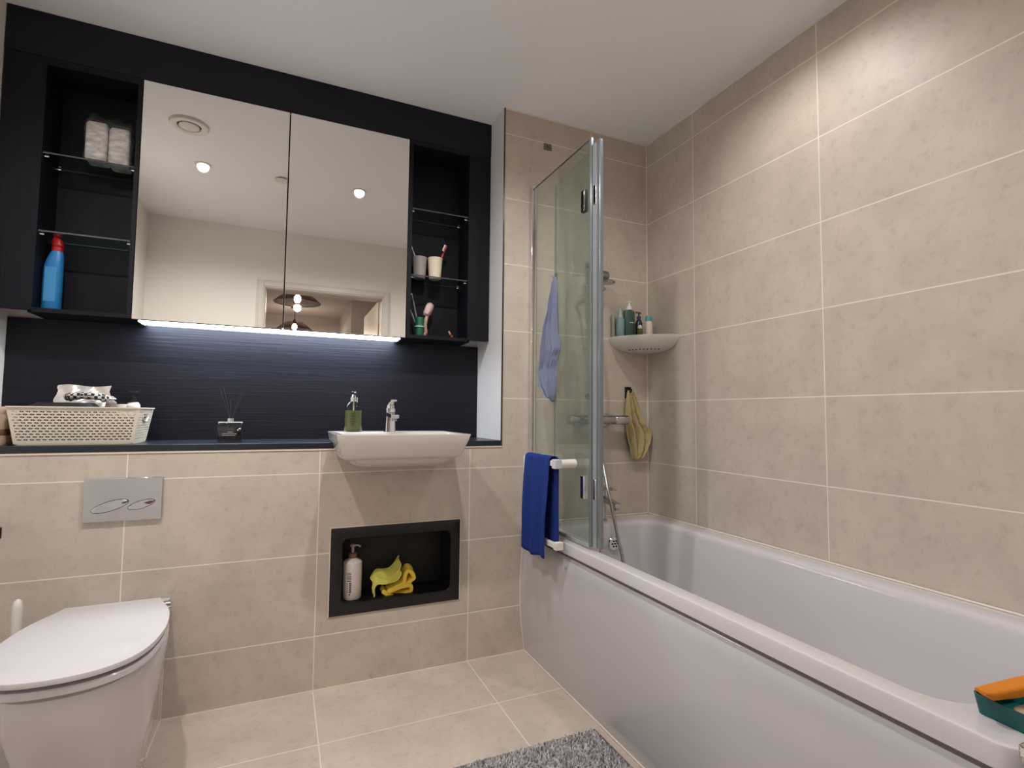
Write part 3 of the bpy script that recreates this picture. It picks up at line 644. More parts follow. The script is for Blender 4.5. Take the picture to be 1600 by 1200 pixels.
# ------------------------------------------------------------------ flush plate and toilet
fp = thing('flush_plate', 'polished chrome dual flush plate with two oval buttons on the tiles', 'flush plate', (-2.136, 0, .735))
box('plate', -.107, .107, -.012, -.0003, -.070, .070, mat('polished_plate', (.62, .62, .66, 1), .06, 1.0), fp, .002)
for cx, cz, a, b in ((-.035, -.020, .051, .0155), (.050, -.019, .038, .0125)):
    ca, sa = math.cos(math.radians(17)), math.sin(math.radians(17))
    P = [(cx + a*math.cos(q)*ca - b*math.sin(q)*sa, cz + a*math.cos(q)*sa + b*math.sin(q)*ca) for q in [2*PI*i/40 for i in range(40)]]
    bm = bmesh.new(); loft(bm, [[(x, -.0122, z) for x, z in P], [(x, -.0135, z) for x, z in P], [(cx+(x-cx)*.93, -.0150, cz+(z-cz)*.93) for x, z in P]], False, True); bt = obj('flush_button', bm, mat('button_chrome', (.66, .66, .70, 1), .05, 1.0), fp)
    bm = bmesh.new(); tube(bm, [(x, -.0126, z) for x, z in P + [P[0]]], .0012, 6, False); obj('button_gap', bm, M_bplast, bt)

TX = -2.112
wc = thing('toilet', 'white back-to-wall toilet with a thin closed lid against the tiled wall', 'toilet', (TX, -.002, 0))
def dloop(wb, wf, yf, z, ys=-.36, n=26, yb=0.0, e=2.35):
    P = [(-wb, yb, z)]
    for k in range(1, 5): tt = k/5; s = tt*tt*(3-2*tt); P.append((-(wb + (wf-wb)*s), yb + (ys-yb)*tt, z))
    for k in range(n+1):
        a = PI*k/n; c, s = math.cos(a), math.sin(a)
        P.append((-wf*math.copysign(abs(c)**(2/e), c), ys + (yf-ys)*abs(s)**(2/e), z))
    for k in range(4, 0, -1): tt = k/5; s = tt*tt*(3-2*tt); P.append(((wb + (wf-wb)*s), yb + (ys-yb)*tt, z))
    P.append((wb, yb, z)); return P
bm = bmesh.new()
loft(bm, [dloop(.105, .108, -.42, 0), dloop(.105, .112, -.435, .05), dloop(.106, .127, -.470, .12), dloop(.108, .144, -.515, .20), dloop(.112, .157, -.565, .28), dloop(.117, .165, -.608, .35), dloop(.120, .1685, -.628, .385), dloop(.120, .1675, -.627, .395), dloop(.117, .162, -.618, .399)])
obj('pan', bm, M_white, wc)
half = [(.119, -.156), (.122, -.174), (.133, -.203), (.153, -.255), (.168, -.318), (.176, -.395), (.175, -.455), (.165, -.530), (.139, -.592), (.094, -.632), (.045, -.649), (0, -.653)]
hs = spline([(x, y, 0) for x, y in half], 4)
lidloop = [(p.x, p.y) for p in hs] + [(-p.x, p.y) for p in reversed(hs[:-1])]
def ll(s, z): 
    cy = -.37
    return [(x*s, cy + (y-cy)*s, z) for x, y in lidloop]
bm = bmesh.new(); loft(bm, [ll(.87, .3995), ll(.87, .4085), ll(.97, .409), ll(.985, .412), ll(.985, .424), ll(.975, .427)]); obj('seat', bm, M_white, wc)
bm = bmesh.new(); loft(bm, [ll(.90, .4275), ll(.90, .4355), ll(.985, .436), ll(.998, .438), ll(1.0, .446), ll(.995, .4495), ll(.975, .4505)]); obj('lid', bm, M_white, wc)
for sx in (-1, 1):
    bm = bmesh.new(); tube(bm, [(sx*.100, -.148, .421), (sx*.146, -.150, .425)], .0125, 14); obj('hinge', bm, M_chrome if sx > 0 else M_chrome, wc)
    bm = bmesh.new(); lathe(bm, [(.001, 0), (.0085, 0), (.007, .005), (.001, .006)], (sx*.1078, -.246, .020), 14, Matrix.Rotation(sx*PI/2, 4, 'Y')); obj('fixing_cap', bm, M_chrome, wc)
bm = bmesh.new(); tube(bm, [(.1205, -.001, .39), (.1075, -.001, .20), (.1065, -.001, .002), (.1065, -.24, .002), (.109, -.36, .002)], .0022, 6); obj('sealant_bead', bm, M_seal, wc)

tb = thing('toilet_brush', 'white toilet brush standing in its holder left of the toilet', 'toilet brush', (-2.362, -.085, 0))
bm = bmesh.new(); lathe(bm, [(.001, 0), (.046, 0), (.050, .004), (.048, .12), (.046, .20), (.040, .205), (.001, .205)]); obj('holder', bm, mat('grey_white_plastic', rgb(190, 184, 180), .35), tb)
bm = bmesh.new(); lathe(bm, [(.010, .2055), (.010, .33), (.0125, .38), (.0125, .445), (.010, .462), (.004, .468), (.001, .468)]); obj('handle', bm, M_wplast, tb)
t = thing('toilet_roll_holder', 'black toilet roll holder on the tiled wall at the left edge', 'toilet roll holder', (-2.47, -.001, .66))
bm = bmesh.new(); lathe(bm, [(.001, 0), (.024, 0), (.024, .008), (.001, .008)], (0, 0, 0), 20, Matrix.Rotation(PI/2, 4, 'X')); obj('wall_plate', bm, M_bplast, t)
bm = bmesh.new(); tube(bm, spline([(0, -.008, 0), (0, -.05, 0), (.01, -.06, 0), (.045, -.06, -.0)], 5), .008, 10); tube(bm, [(.045, -.06, -.016), (.045, -.06, .016)], .007, 10); obj('roll_arm', bm, M_bplast, t)

# ------------------------------------------------------------------ bath
bt = thing('bathtub', 'white built-in bathtub with a bowed side panel along the tiled wall', 'bathtub', (-.34, -.86, 0))
def bl(x0, x1, y0, y1, z, r): return [(p[0]+.34, p[1]+.86, p[2]) for p in rr3(x0, x1, y0, y1, z, r, 8)]
ZR = .548; BX0 = -.6885; BY0 = -1.690
bm = bmesh.new()
loft(bm, [bl(BX0+.016, -.002, BY0+.012, -.002, .5095, .022), bl(BX0+.001, -.002, BY0+.001, -.002, .509, .034), bl(BX0, -.002, BY0, -.002, .510, .034), bl(BX0, -.002, BY0, -.002, ZR-.0045, .034), bl(BX0+.0015, -.0022, BY0+.0015, -.002, ZR-.0012, .034), bl(BX0+.005, -.0025, BY0+.005, -.0025, ZR, .032), bl(BX0+.008, -.003, BY0+.008, -.003, ZR+.0002, .032),
          bl(-.641, -.088, -1.597, -.132, ZR, .085), bl(-.638, -.090, -1.594, -.134, ZR-.001, .084), bl(-.631, -.097, -1.586, -.141, ZR-.007, .08), bl(-.627, -.101, -1.580, -.144, ZR-.020, .078), bl(-.612, -.112, -1.535, -.152, .40, .07), bl(-.598, -.124, -1.46, -.160, .25, .07), bl(-.580, -.142, -1.38, -.172, .175, .07), bl(-.540, -.180, -1.30, -.215, .150, .07)], False, True)
obj('tub', bm, M_acryl, bt)
bm = bmesh.new(); prof = [(.004, -.673), (.05, -.680), (.12, -.689), (.20, -.695), (.30, -.6955), (.38, -.692), (.45, -.686), (.490, -.679), (.4945, -.676), (.4945, -.668), (.45, -.672), (.30, -.682), (.12, -.675), (.004, -.662)]
loft(bm, [[(x+.34, y+.86, z) for z, x in prof] for y in (-.003, -1.684)]); obj('side_panel', bm, M_panel, bt)
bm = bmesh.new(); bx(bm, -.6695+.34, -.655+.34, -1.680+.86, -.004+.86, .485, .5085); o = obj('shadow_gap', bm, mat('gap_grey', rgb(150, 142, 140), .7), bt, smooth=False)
bm = bmesh.new(); tube(bm, [(-.674+.34, -.004+.86, .003), (-.674+.34, -1.70+.86, .003)], .003, 6)
tube(bm, [(x+.34-.001, -.003+.86, z) for z, x in prof[:9]], .0025, 6)
obj('sealant_bead', bm, M_seal, bt)
bm = bmesh.new(); tube(bm, [(-.005+.34, -.008+.86, ZR+.001), (-.005+.34, -1.70+.86, ZR+.001)], .0035, 6); tube(bm, [(-.008+.34, -.0055+.86, ZR+.001), (-.686+.34, -.0055+.86, ZR+.001)], .0035, 6); obj('wall_sealant', bm, M_seal, bt)
rot = Matrix.Rotation(PI/2, 4, 'X')
ov = bpy.data.objects.new('overflow', None); COL.objects.link(ov); ov.parent = bt; ov.location = (-.312+.34, -.1535+.86, .462)
bm = bmesh.new(); lathe(bm, [(.001, 0), (.030, 0), (.031, .004), (.027, .009), (.001, .010)], (0, 0, 0), 32, rot); obj('overflow_cover', bm, M_chrome, ov)
bm = bmesh.new()
for k in range(7):
    a = 2*PI*k/6; rr = 0 if k == 6 else .013
    lathe(bm, [(.001, .0095), (.0042, .0095), (.0042, .0112), (.001, .0112)], (rr*math.cos(a), 0, rr*math.sin(a)), 10, rot)
obj('overflow_hole', bm, M_bplast, ov)
bm = bmesh.new(); lathe(bm, [(.001, 0), (.032, 0), (.030, .006), (.001, .009)], (-.36+.34, -.45+.86, .1505)); obj('bath_waste', bm, M_chrome, bt)

sbox('wall_bath_end', -.645, 0, YF, -1.700, 0, .53, M_tile_b)
t = thing('chrome_stand', 'chrome-framed square stand at the near corner of the bath', 'stand', (-.684, -1.722, .008))
bm = bmesh.new(); bx(bm, -.024, .024, -.03, .03, .545, .562); obj('top_cap', bm, M_chrome, t, bevel=.003)
for sx in (-1, 1):
    for sy in (-1, 1):
        bm = bmesh.new(); tube(bm, [(sx*.018, sy*.024, 0), (sx*.018, sy*.024, .545)], .004, 8); obj('leg', bm, M_chrome, t)
bm = bmesh.new(); bx(bm, -.012, .012, -.018, .018, .01, .543); obj('inner_panel', bm, M_panel, t, bevel=.002)

# bath mixer tap
t = thing('bath_tap', 'chrome single-lever bath filler tap on the end rim of the bath', 'tap', (-.322, -.075, ZR))
bm = bmesh.new(); lathe(bm, [(.001, .0005), (.024, .0005), (.024, .006), (.018, .008), (.018, .142), (.016, .146), (.001, .146)]); obj('tap_body', bm, M_wchrome, t)
bm = bmesh.new(); loft(bm, [[(p[0], -.010, p[1] + .100) for p in rrect(0, 0, .017, .014, .008)], [(p[0], -.07, p[1] + .094) for p in rrect(0, 0, .019, .010, .007)], [(p[0], -.130, p[1] + .086) for p in rrect(0, 0, .018, .008, .006)]]); obj('spout', bm, M_wchrome, t)
bm = bmesh.new(); lathe(bm, [(.001, .065), (.012, .065), (.012, .078), (.001, .078)], (0, -.112, 0)); obj('aerator', bm, M_satin, t)
bm = bmesh.new(); loft(bm, [[(p[0], .018, p[1] + .153) for p in rrect(0, 0, .018, .006, .004)], [(p[0], -.02, p[1] + .153) for p in rrect(0, 0, .018, .006, .004)], [(p[0], -.100, p[1] + .150) for p in rrect(0, 0, .012, .004, .003)]]); obj('lever', bm, M_wchrome, t)

# thermostatic bar valve with hose, riser rail and handset
t = thing('shower_mixer', 'chrome thermostatic shower bar valve on the tiled wall above the bath', 'shower mixer', (-.33, -.062, 1.005))
bm = bmesh.new(); tube(bm, [(-.085, 0, 0), (.085, 0, 0)], .021, 20); obj('mixer_body', bm, M_satin, t)
for sx in (-1, 1):
    bm = bmesh.new(); tube(bm, [(sx*.086, 0, 0), (sx*.092, 0, 0), (sx*.160, 0, 0), (sx*.164, 0, 0)], [.019, .0225, .0225, .019], 20); obj('control_knob', bm, M_wchrome, t)
    bm = bmesh.new(); lathe(bm, [(.001, .001), (.031, .001), (.031, .008), (.020, .012), (.016, .06), (.001, .06)], (sx*.075, .062, 0), 24, rot); obj('wall_flange', bm, M_wchrome, t)
bm = bmesh.new(); lathe(bm, [(.001, -.045), (.010, -.045), (.012, -.03), (.012, -.015), (.001, -.015)], (0, 0, 0)); obj('hose_outlet', bm, M_wchrome, t)
t = thing('shower_rail', 'chrome shower riser rail with handset behind the edge of the glass screen', 'shower', (-.355, -.05, 1.10))
bm = bmesh.new(); tube(bm, [(0, 0, 0), (0, 0, .66)], .0095, 12); obj('riser_rail', bm, M_wchrome, t)
for zz in (.015, .645):
    bm = bmesh.new(); tube(bm, [(0, .049, zz), (0, 0, zz)], .012, 12); obj('rail_bracket', bm, M_wchrome, t)
bm = bmesh.new(); tube(bm, [(-.03, -.022, .583), (.062, -.022, .583), (.068, -.022, .583)], [.021, .021, .017], 20); obj('slider_clamp', bm, M_satin, t)
bm = bmesh.new(); lathe(bm, [(.001, 0), (.034, 0), (.038, .005), (.030, .012), (.001, .014)], (.050, -.045, .540), 28); tube(bm, [(.045, -.030, .549), (-.01, -.03, .545), (-.06, -.03, .515)], .009, 10); obj('handset', bm, M_wchrome, t)
bm = bmesh.new(); tube(bm, [(.02, -.03, .535), (.045, -.03, .512)], .008, 10); obj('handset_nozzle', bm, M_satin, t)
bm = bmesh.new()
def W(x, y, z): return (x + .33, y + .062, z - 1.005)
pts = spline([(-.33, -.062, .955), (-.332, -.075, .90), (-.350, -.13, .80), (-.366, -.19, .70), (-.362, -.215, .62), (-.340, -.225, .50), (-.322, -.235, .40), (-.33, -.25, .26), (-.37, -.30, .20), (-.43, -.33, .165)], 8)
tube(bm, pts, .0072, 10)
pts2 = spline([(-.43, -.33, .165), (-.46, -.31, .20), (-.44, -.25, .40), (-.40, -.17, .70), (-.375, -.125, 1.0), (-.36, -.10, 1.3), (-.385, -.085, 1.54), (-.415, -.082, 1.612)], 8)
tube(bm, pts2, .0072, 10)
o = obj('shower_hose', bm, mat('metal_hose', (.42, .42, .43, 1), .3, 1.0, noise=(40, (1, 1, 40), .25, 1))); tag(o, 'flexible metal shower hose hanging from the bar valve into the bath', 'hose')

# ------------------------------------------------------------------ folding glass screen
sc = thing('bath_screen', 'folding clear glass bath screen on the near rim of the bath', 'shower screen', (-.65, -.003, 0))
def sb(name, x0, x1, y0, y1, z0, z1, m, bevel=0, p=None): return box(name, x0+.65, x1+.65, y0+.003, y1+.003, z0, z1, m, p or sc, bevel)
sb('wall_channel', -.662, -.638, -.024, -.004, .556, 2.068, M_chrome, .002)
g1 = sb('glass_panel', -.653, -.647, -.492, -.024, .566, 2.055, M_glass, .0008); g1['label'] = 'fixed glass panel'
bm = bmesh.new(); loft(bm, [[(-.623+.65+a, -.165+.003, z) for a, z in ((0, .568), (.006, .568), (.006, 2.018), (0, 2.018))], [(-.640+.65+a, -.530+.003, z) for a, z in ((0, .568), (.006, .568), (.006, 2.030), (0, 2.030))]]); g2 = obj('glass_panel', bm, M_glass, sc, bevel=.0008); g2['label'] = 'folded-in second glass panel'
M_seal2 = mat('grey_seal_strip', rgb(128, 134, 138), .18, .35)
sb('edge_seal', -.656, -.644, -.505, -.492, .560, 2.058, M_seal2, .002)
sb('edge_seal', -.646, -.630, -.548, -.530, .560, 2.036, M_seal2, .003)
sb('hinge_strip', -.649, -.641, -.530, -.506, .562, 2.030, mat('clear_strip', rgb(150, 156, 158), .1, .2), .001)
bm = bmesh.new(); loft(bm, [[(-.619+.65+a, -.158+.003, z) for a, z in ((0, .566), (.008, .566), (.008, 2.019), (0, 2.019))], [(-.620+.65+a, -.166+.003, z) for a, z in ((0, .566), (.008, .566), (.008, 2.019), (0, 2.019))]]); obj('free_edge_seal', bm, M_seal2, sc)
bm = bmesh.new(); bx(bm, 0-.003, .003, -.49, -.02, 2.055, 2.0565); obj('polished_top_edge', bm, mat('green_glass_edge', rgb(92, 104, 94), .2), sc, smooth=False)
for zz in (1.832, .763):
    h = sb('hinge', -.660, -.644, -.468, -.440, zz-.042, zz+.042, M_darkmetal if zz > 1 else M_chrome, .002)
    sb('hinge_plate', -.6625, -.6602, -.466, -.458, zz-.040, zz+.040, M_chrome, .001, h)
    sb('hinge_pin', -.652, -.640, -.529, -.513, zz-.036, zz+.036, M_chrome, .002, h)
sb('bottom_seal', -.655, -.645, -.492, -.024, .5525, .566, mat('clear_vinyl', rgb(160, 164, 158), .3), .001)

# hanging cloths
def hanging(rows, plane, off, fold=.008, nf=3.5, seed=0, nu=26, nv=46, twist=0):
    """rows: (z, a, b) from top to bottom = extent along the wall at each height"""
    rows = sorted(rows, key=lambda r: -r[0])
    z0, z1 = rows[0][0], rows[-1][0]
    bm = bmesh.new()
    def fn(u, v):
        z = z0 + (z1 - z0)*v
        for k in range(len(rows)-1):
            if rows[k][0] >= z >= rows[k+1][0]: break
        t_ = (rows[k][0]-z)/max(1e-6, rows[k][0]-rows[k+1][0]); t_ = t_*t_*(3-2*t_)
        a = rows[k][1]*(1-t_)+rows[k+1][1]*t_; b = rows[k][2]*(1-t_)+rows[k+1][2]*t_
        s = a + (b-a)*u; wdt = abs(b-a)
        amp = fold*min(1, .35+v*1.2)*min(1, wdt/.06)
        ph = nf*2*PI*(u + .12*math.sin(v*3+seed)) + seed
        d_ = off + amp*(1+math.cos(ph)) + .35*amp*math.cos(ph*2.3+v*6+seed)
        s += .18*amp*math.sin(ph)
        return (s, -abs(d_), z) if plane == 'y' else (-abs(d_), s, z)
    rough_sheet(bm, fn, nu, nv)
    return bm
M_bluec = mat('grey_blue_cloth', rgb(108, 116, 140), .9, bump=(160, .5, .001), sheen=.3)
t = thing('face_cloth', 'grey-blue microfibre cloth hanging from a hook on the glass screen', 'cloth', (-.654, -.24, 1.58))
bm = hanging([(z-1.58, a, b) for z, a, b in [(1.592, .012, -.008), (1.560, .026, -.022), (1.470, .052, -.034), (1.373, .092, -.046), (1.293, .113, -.066), (1.262, .110, -.044), (1.213, .134, -.026), (1.190, .112, -.024), (1.155, .098, -.022), (1.113, .050, -.016), (1.078, .012, -.004)]], 'x', .007, .011, 3.4, .6)
obj('cloth_body', bm, M_bluec, t, solid=.0025)
t = thing('adhesive_hook', 'small clear stick-on hook on the glass screen above the grey-blue cloth', 'hook', (-.654, -.24, 1.58))
bm = bmesh.new(); bx(bm, -.004, -.0008, -.010, .014, .000, .028); obj('hook_plate', bm, sheet_glass('clear_plastic', (.85, .88, .86, 1)), t)
bm = bmesh.new(); tube(bm, [(-.004, .0, .012), (-.016, .0, .010), (-.018, .0, .018)], .003, 8); obj('hook_arm', bm, MATS['clear_plastic'], t)

t = thing('bath_cloth', 'mustard yellow cloth hanging from a black hook in the tiled corner', 'cloth', (-.11, -.001, 1.14))
rows = [(1.148, -.132, -.098), (1.130, -.138, -.090), (1.055, -.146, -.066), (.993, -.154, -.042), (.962, -.156, -.016), (.940, -.158, -.004), (.900, -.150, -.012), (.868, -.137, -.028), (.835, -.126, -.050), (.812, -.115, -.074)]
bm = hanging([(z-1.14, a+.11, b+.11) for z, a, b in rows], 'y', .012, .015, 3.3, 2.1)
obj('cloth_body', bm, mat('mustard_cloth', rgb(184, 164, 118), .9, bump=(160, .6, .001), sheen=.3), t, solid=.0025)
t = thing('wall_hook', 'black square stick-on hook on the tiles holding the yellow cloth', 'hook', (-.11, -.001, 1.14))
bm = bmesh.new(); bx(bm, -.030, .004, -.008, 0, -.03, .026); obj('hook_plate', bm, M_bplast, t, bevel=.002)
bm = bmesh.new(); tube(bm, [(-.013, -.008, .005), (-.013, -.030, .002), (-.013, -.034, .014)], .004, 8); obj('hook_arm', bm, M_bplast, t)

# towel rack over the bath edge + blue towel
t = thing('towel_rack', 'white two-bar towel rack fixed on the outside of the glass screen', 'towel rack', (-.735, -.265, .845))
def T(x, y, z): return (x+.735, y+.265, z-.845)
bm = bmesh.new(); bx(bm, -.010, .010, -.385+.265, -.130+.265, -.010, .010); obj('rack_bar', bm, M_wplast, t, bevel=.002)
bm = bmesh.new(); bx(bm, -.014, .014, -.410+.265, -.384+.265, -.018, .016); obj('bar_end_block', bm, mat('pale_lilac_plastic', rgb(198, 196, 204), .4), t, bevel=.002)
bm = bmesh.new(); tube(bm, [(.0145, -.132, -.001), (.078, -.132, -.001), (.081, -.132, -.001)], [.0165, .0165, .013], 20); obj('rack_arm', bm, M_wplast, t)
bm = bmesh.new(); tube(bm, [(.010, .128, -.001), (.081, .128, -.001)], [.0165, .0165], 20); obj('rack_arm', bm, M_wplast, t)
bm = bmesh.new(); bx(bm, -.006, .006, .130, .142, -.295, .008); obj('rack_post', bm, M_wplast, t, bevel=.002)
bm = bmesh.new(); bx(bm, -.010, .006, -.130, .142, -.308, -.290); obj('rack_bar', bm, M_wplast, t, bevel=.002)
bm = bmesh.new(); bx(bm, -.012, .020, -.152, -.130, -.312, -.284); obj('bar_end_block', bm, M_wplast, t, bevel=.002)
# towel: profile goes up the front, over the bar and down the back
bm = bmesh.new()
NS, NU2 = 64, 36
g = []
for j in range(NS+1):
    s = j/NS; row = []
    for i in range(NU2+1):
        u = i/NU2
        if s < .46: v = 1 - s/.46; x = -.750; side = -1
        elif s > .54: v = (s-.54)/.46; x = -.7195; side = 1
        else:
            a = (s-.46)/.08*PI; v = 0; x = -.7348 - .0152*math.cos(a); side = 0
        zt = .8585 - .00*u + (.0120*math.sin((s-.46)/.08*PI) if side == 0 else 0)
        drop = (.365 + .020*math.sin(u*5)*.5 + .012*u) if side <= 0 else .335 - .02*(1-u)
        z = zt - drop*v
        y0, y1 = (-.160 + .016*v, -.366 + .012*v) if side <= 0 else (-.178, -.384 - .010*v)
        if side == 0:
            k = (s-.46)/.08; y0 = -.160*(1-k) - .178*k; y1 = -.366*(1-k) - .384*k
        y = y0 + (y1-y0)*u
        am = .0065*min(1, v*1.6)
        if side <= 0: x -= am*(1+math.sin(u*2*PI*2.3+.4)) + .002*math.sin(v*5+u*4)
        else: x -= am*.25*(1+math.sin(u*2*PI*2.0+2)); x = min(x, -.7135)
        row.append(bm.verts.new((x, y, z)))
    g.append(row)
for j in range(NS):
    for i in range(NU2): bm.faces.new((g[j][i], g[j][i+1], g[j+1][i+1], g[j+1][i]))
tag(obj('blue_towel', bm, mat('royal_blue_towel', rgb(5, 42, 118), .95, bump=(260, .8, .002), noise=(30, (1, 1, .4), .15, 4)), solid=.003), 'royal blue towel folded over the white rack bar', 'towel')

# ------------------------------------------------------------------ corner shelf and toiletries
cs = thing('corner_shelf', 'white plastic corner shelf with drain holes fixed in the tiled corner', 'corner shelf', (0, 0, 1.40))
def qloop(r, z, n=20, e=1.7):
    P = [(-.0015, -.0015, z)]
    for k in range(n+1):
        a = PI/2*k/n; c, s = math.cos(a), math.sin(a)
        P.append((-.0015 - r*abs(c)**(2/e), -.0015 - r*abs(s)**(2/e), z))
    return P
bm = bmesh.new()
loft(bm, [qloop(.10, -.066), qloop(.150, -.060), qloop(.190, -.048), qloop(.216, -.030), qloop(.230, -.008), qloop(.233, .001), qloop(.230, .003), qloop(.224, .001), qloop(.218, -.012)])
obj('shelf_tray', bm, M_wplast, cs)
bm = bmesh.new()
for k in range(9):
    a = math.radians(22 + 46*k/8); e = 1.7
    for rr, zz in ((.160, -.0575),):
        c, s = math.cos(a), math.sin(a); x, y = -rr*c**(2/e)-.0015, -rr*s**(2/e)-.0015
        lathe(bm, [(.001, -.002), (.0034, -.002), (.0034, .003), (.001, .003)], (x, y, zz - .001), 8)
obj('drain_hole', bm, M_gap, cs)
bm = bmesh.new(); bx(bm, -.013, .013, -.0016, .0008, -.003, .003)
o = obj('brand_mark', bm, mat('grey_mark', rgb(96, 84, 84), .5), cs, smooth=False); o.location = (-.1275, -.1275, -.010); o.rotation_euler = (0, 0, math.radians(-45))
SZ = 1.3885
def bottle(name, label, cat, x, y, prof, m, extra=(), sx=1, sy=1):
    t = thing(name, label, cat, (x, y, SZ)); bm = bmesh.new(); lathe(bm, prof, n=24, sx=sx, sy=sy); obj('bottle', bm, m, t)
    for nm, pr, mm in extra:
        bm = bmesh.new(); lathe(bm, pr, n=20); obj(nm, bm, mm, t)
    return t
bottle('spray_bottle', 'slim pale blue-green spray bottle with a pale cap on the corner shelf', 'bottle', -.197, -.046, [(.001, 0), (.018, 0), (.020, .003), (.020, .098), (.015, .108), (.001, .108)], mat('pale_aqua', rgb(122, 144, 146), .35),
       (('cap', [(.001, .1085), (.0125, .1085), (.0115, .116), (.009, .120), (.008, .150), (.001, .150)], mat('pale_sage', rgb(158, 176, 160), .35)),))
bottle('body_wash', 'rounded sage green bottle at the left end of the corner shelf', 'bottle', -.2165, -.016, [(.001, 0), (.016, 0), (.018, .003), (.018, .05), (.0155, .085), (.0175, .115), (.010, .128), (.001, .128)], mat('sage_grey', rgb(142, 150, 132), .4), (), .55, .6)
t = bottle('shampoo_pump', 'wide green pump bottle with a white pump on the corner shelf', 'bottle', -.147, -.048, [(.001, 0), (.026, 0), (.028, .003), (.029, .135), (.026, .144), (.012, .148), (.001, .148)], mat('teal_green', rgb(62, 86, 78), .3),
       (('collar', [(.001, .1485), (.0135, .1485), (.0135, .160), (.006, .172), (.005, .184), (.001, .184)], M_wplast),), 1.05, .7)
bm = bmesh.new(); tube(bm, [(-.017, -.004, .187), (.018, .004, .188)], .004, 8); obj('pump_head', bm, M_wplast, t)
bm = bmesh.new(); bx(bm, -.012, .012, -.0212, -.0198, .082, .086); obj('front_label', bm, mat('pale_label', rgb(200, 214, 204), .4), t, smooth=False)
bottle('dropper_bottle', 'small amber bottle with a round white cap, lowest on the corner shelf', 'bottle', -.117, -.0925, [(.001, 0), (.012, 0), (.0135, .002), (.0135, .046), (.008, .052), (.001, .052)], mat('amber_olive', rgb(92, 84, 46), .2),
       (('cap', [(.001, .0525), (.0105, .0525), (.0105, .064), (.007, .070), (.001, .071)], mat('pearl_cap', rgb(196, 194, 170), .3)),))
t = bottle('lotion_pump', 'dark navy bottle with a grey pump at the back of the corner shelf', 'bottle', -.092, -.052, [(.001, 0), (.015, 0), (.017, .003), (.017, .088), (.012, .100), (.008, .106), (.001, .106)], mat('navy_bottle', rgb(34, 44, 62), .2),
       (('collar', [(.001, .1065), (.010, .1065), (.010, .120), (.004, .124), (.004, .134), (.001, .134)], mat('grey_navy', rgb(58, 70, 84), .3)),))
bm = bmesh.new(); tube(bm, [(-.022, -.008, .138), (.012, .002, .140)], .005, 8); obj('pump_head', bm, mat('taupe_pump', rgb(120, 102, 92), .4), t)
bottle('cream_tube', 'white tapered tube with a teal cap standing on the corner shelf', 'tube', -.066, -.0945, [(.001, 0), (.017, 0), (.019, .003), (.0165, .092), (.001, .0925)], mat('white_tube', rgb(222, 206, 194), .4),
       (('cap', [(.001, .093), (.0155, .093), (.0165, .097), (.0165, .114), (.014, .119), (.001, .119)], mat('teal_cap', rgb(104, 158, 164), .35)),))

# small tile badge on the wall
t = thing('wall_badge', 'small square grey plaque on the tiles near the ceiling', 'plaque', (-.573, 0, 2.279))
box('plaque', -.0205, .0205, -.003, -.0002, -.016, .016, mat('grey_plaque', rgb(120, 112, 96), .4, .3), t, .001)
bm = bmesh.new(); tube(bm, [(-.010, -.0035, -.004), (-.004, -.0035, .006), (.002, -.0035, -.004)], .0012, 5); tube(bm, [(.006, -.0035, .006), (.006, -.0035, -.006), (.013, -.0035, -.006)], .0012, 5); obj('plaque_mark', bm, mat('dark_mark', rgb(72, 66, 56), .5), t)

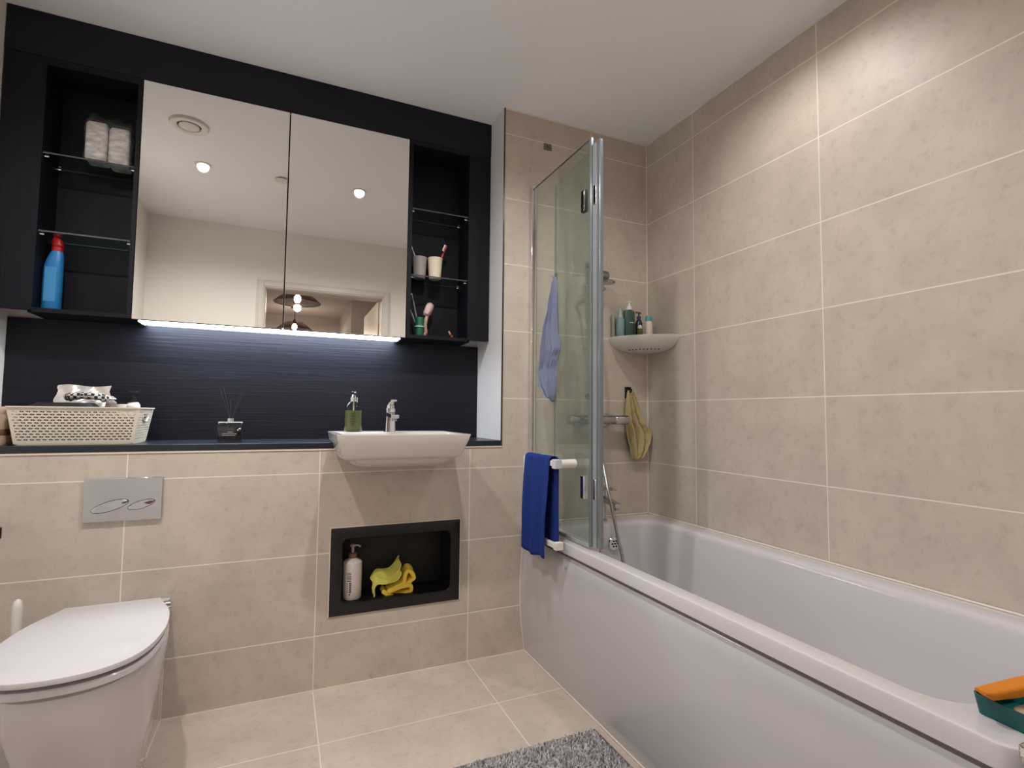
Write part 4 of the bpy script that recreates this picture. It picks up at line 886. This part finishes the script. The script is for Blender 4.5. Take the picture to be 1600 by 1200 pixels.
# ------------------------------------------------------------------ soap tray on the near bath rim
st = thing('soap_tray', 'teal plastic tray on the near rim of the bath', 'tray', (-.592, -1.66, ZR + .0005)); st.rotation_euler = (0, 0, math.radians(-6))
bm = bmesh.new(); loft(bm, [rr3(-.030, .058, -.060, .055, 0, .010), rr3(-.034, .062, -.064, .060, .030, .012), rr3(-.0315, .0595, -.0615, .0575, .030, .011), rr3(-.028, .056, -.058, .053, .004, .009)]); obj('tray_body', bm, mat('teal_plastic', rgb(10, 78, 82), .35), st)
bm = bmesh.new(); loft(bm, [[(x, p[0], z + p[1]) for p in rrect(0, 0, hy, hz, .006)] for x, z, hy, hz in ((-.058, .006, .009, .002), (-.046, .001, .013, .007), (.0, .000, .015, .0085), (.045, .001, .015, .0085), (.085, .0, .014, .007))])
so = tag(obj('orange_sponge', bm, mat('orange_sponge', rgb(206, 124, 26), .8, bump=(150, .5, .002))), 'orange sponge wedge lying across the teal tray', 'sponge')
so.location = (-.588, -1.6365, ZR + .0465); so.rotation_euler = (0, math.radians(-5), math.radians(-14))
bm = bmesh.new(); loft(bm, [rr3(-.022, .046, -.045, .012, .0045, .01), rr3(-.024, .050, -.047, .014, .016, .01), rr3(-.022, .046, -.045, .012, .027, .01)])
o = tag(obj('beige_sponge', bm, mat('beige_sponge', rgb(168, 150, 120), .95, bump=(120, .9, .003))), 'beige scrubbing sponge inside the teal tray under the orange cloth', 'sponge'); o.location = st.location; o.rotation_euler = st.rotation_euler

# ------------------------------------------------------------------ bath mat
mt_ = thing('bath_mat', 'grey shaggy bath mat on the floor beside the bath', 'bath mat', (-1.02, -.87, 0))
box('mat_backing', -.33, .315, -.27, .262, .0006, .006, mat('grey_backing', rgb(96, 94, 98), .95), mt_)
bm = bmesh.new(); rnd = random.Random(3)
step = .006; nx = int(.64/step); ny = int(.53/step)
for i in range(nx):
    for j in range(ny):
        x = -.328 + i*step + rnd.uniform(-.003, .003); y = -.268 + j*step + rnd.uniform(-.003, .003)
        r = rnd.uniform(.0022, .0036); h = rnd.uniform(.012, .018); lx, ly = rnd.uniform(-.005, .005), rnd.uniform(-.005, .005)
        a0 = rnd.random()*6; b_ = [bm.verts.new((x + r*math.cos(a0+q*2.094), y + r*math.sin(a0+q*2.094), .005)) for q in range(3)]
        m_ = [bm.verts.new((x + lx*.6 + r*1.1*math.cos(a0+q*2.094), y + ly*.6 + r*1.1*math.sin(a0+q*2.094), h*.75)) for q in range(3)]
        t_ = bm.verts.new((x+lx, y+ly, h))
        for q in range(3):
            bm.faces.new((b_[q], b_[(q+1) % 3], m_[(q+1) % 3], m_[q])); bm.faces.new((m_[q], m_[(q+1) % 3], t_))
pl = obj('pile', bm, mat('grey_pile', rgb(190, 187, 188), .95, noise=(55, (1, 1, 1), .35, 3)), mt_); pl['kind'] = 'stuff'
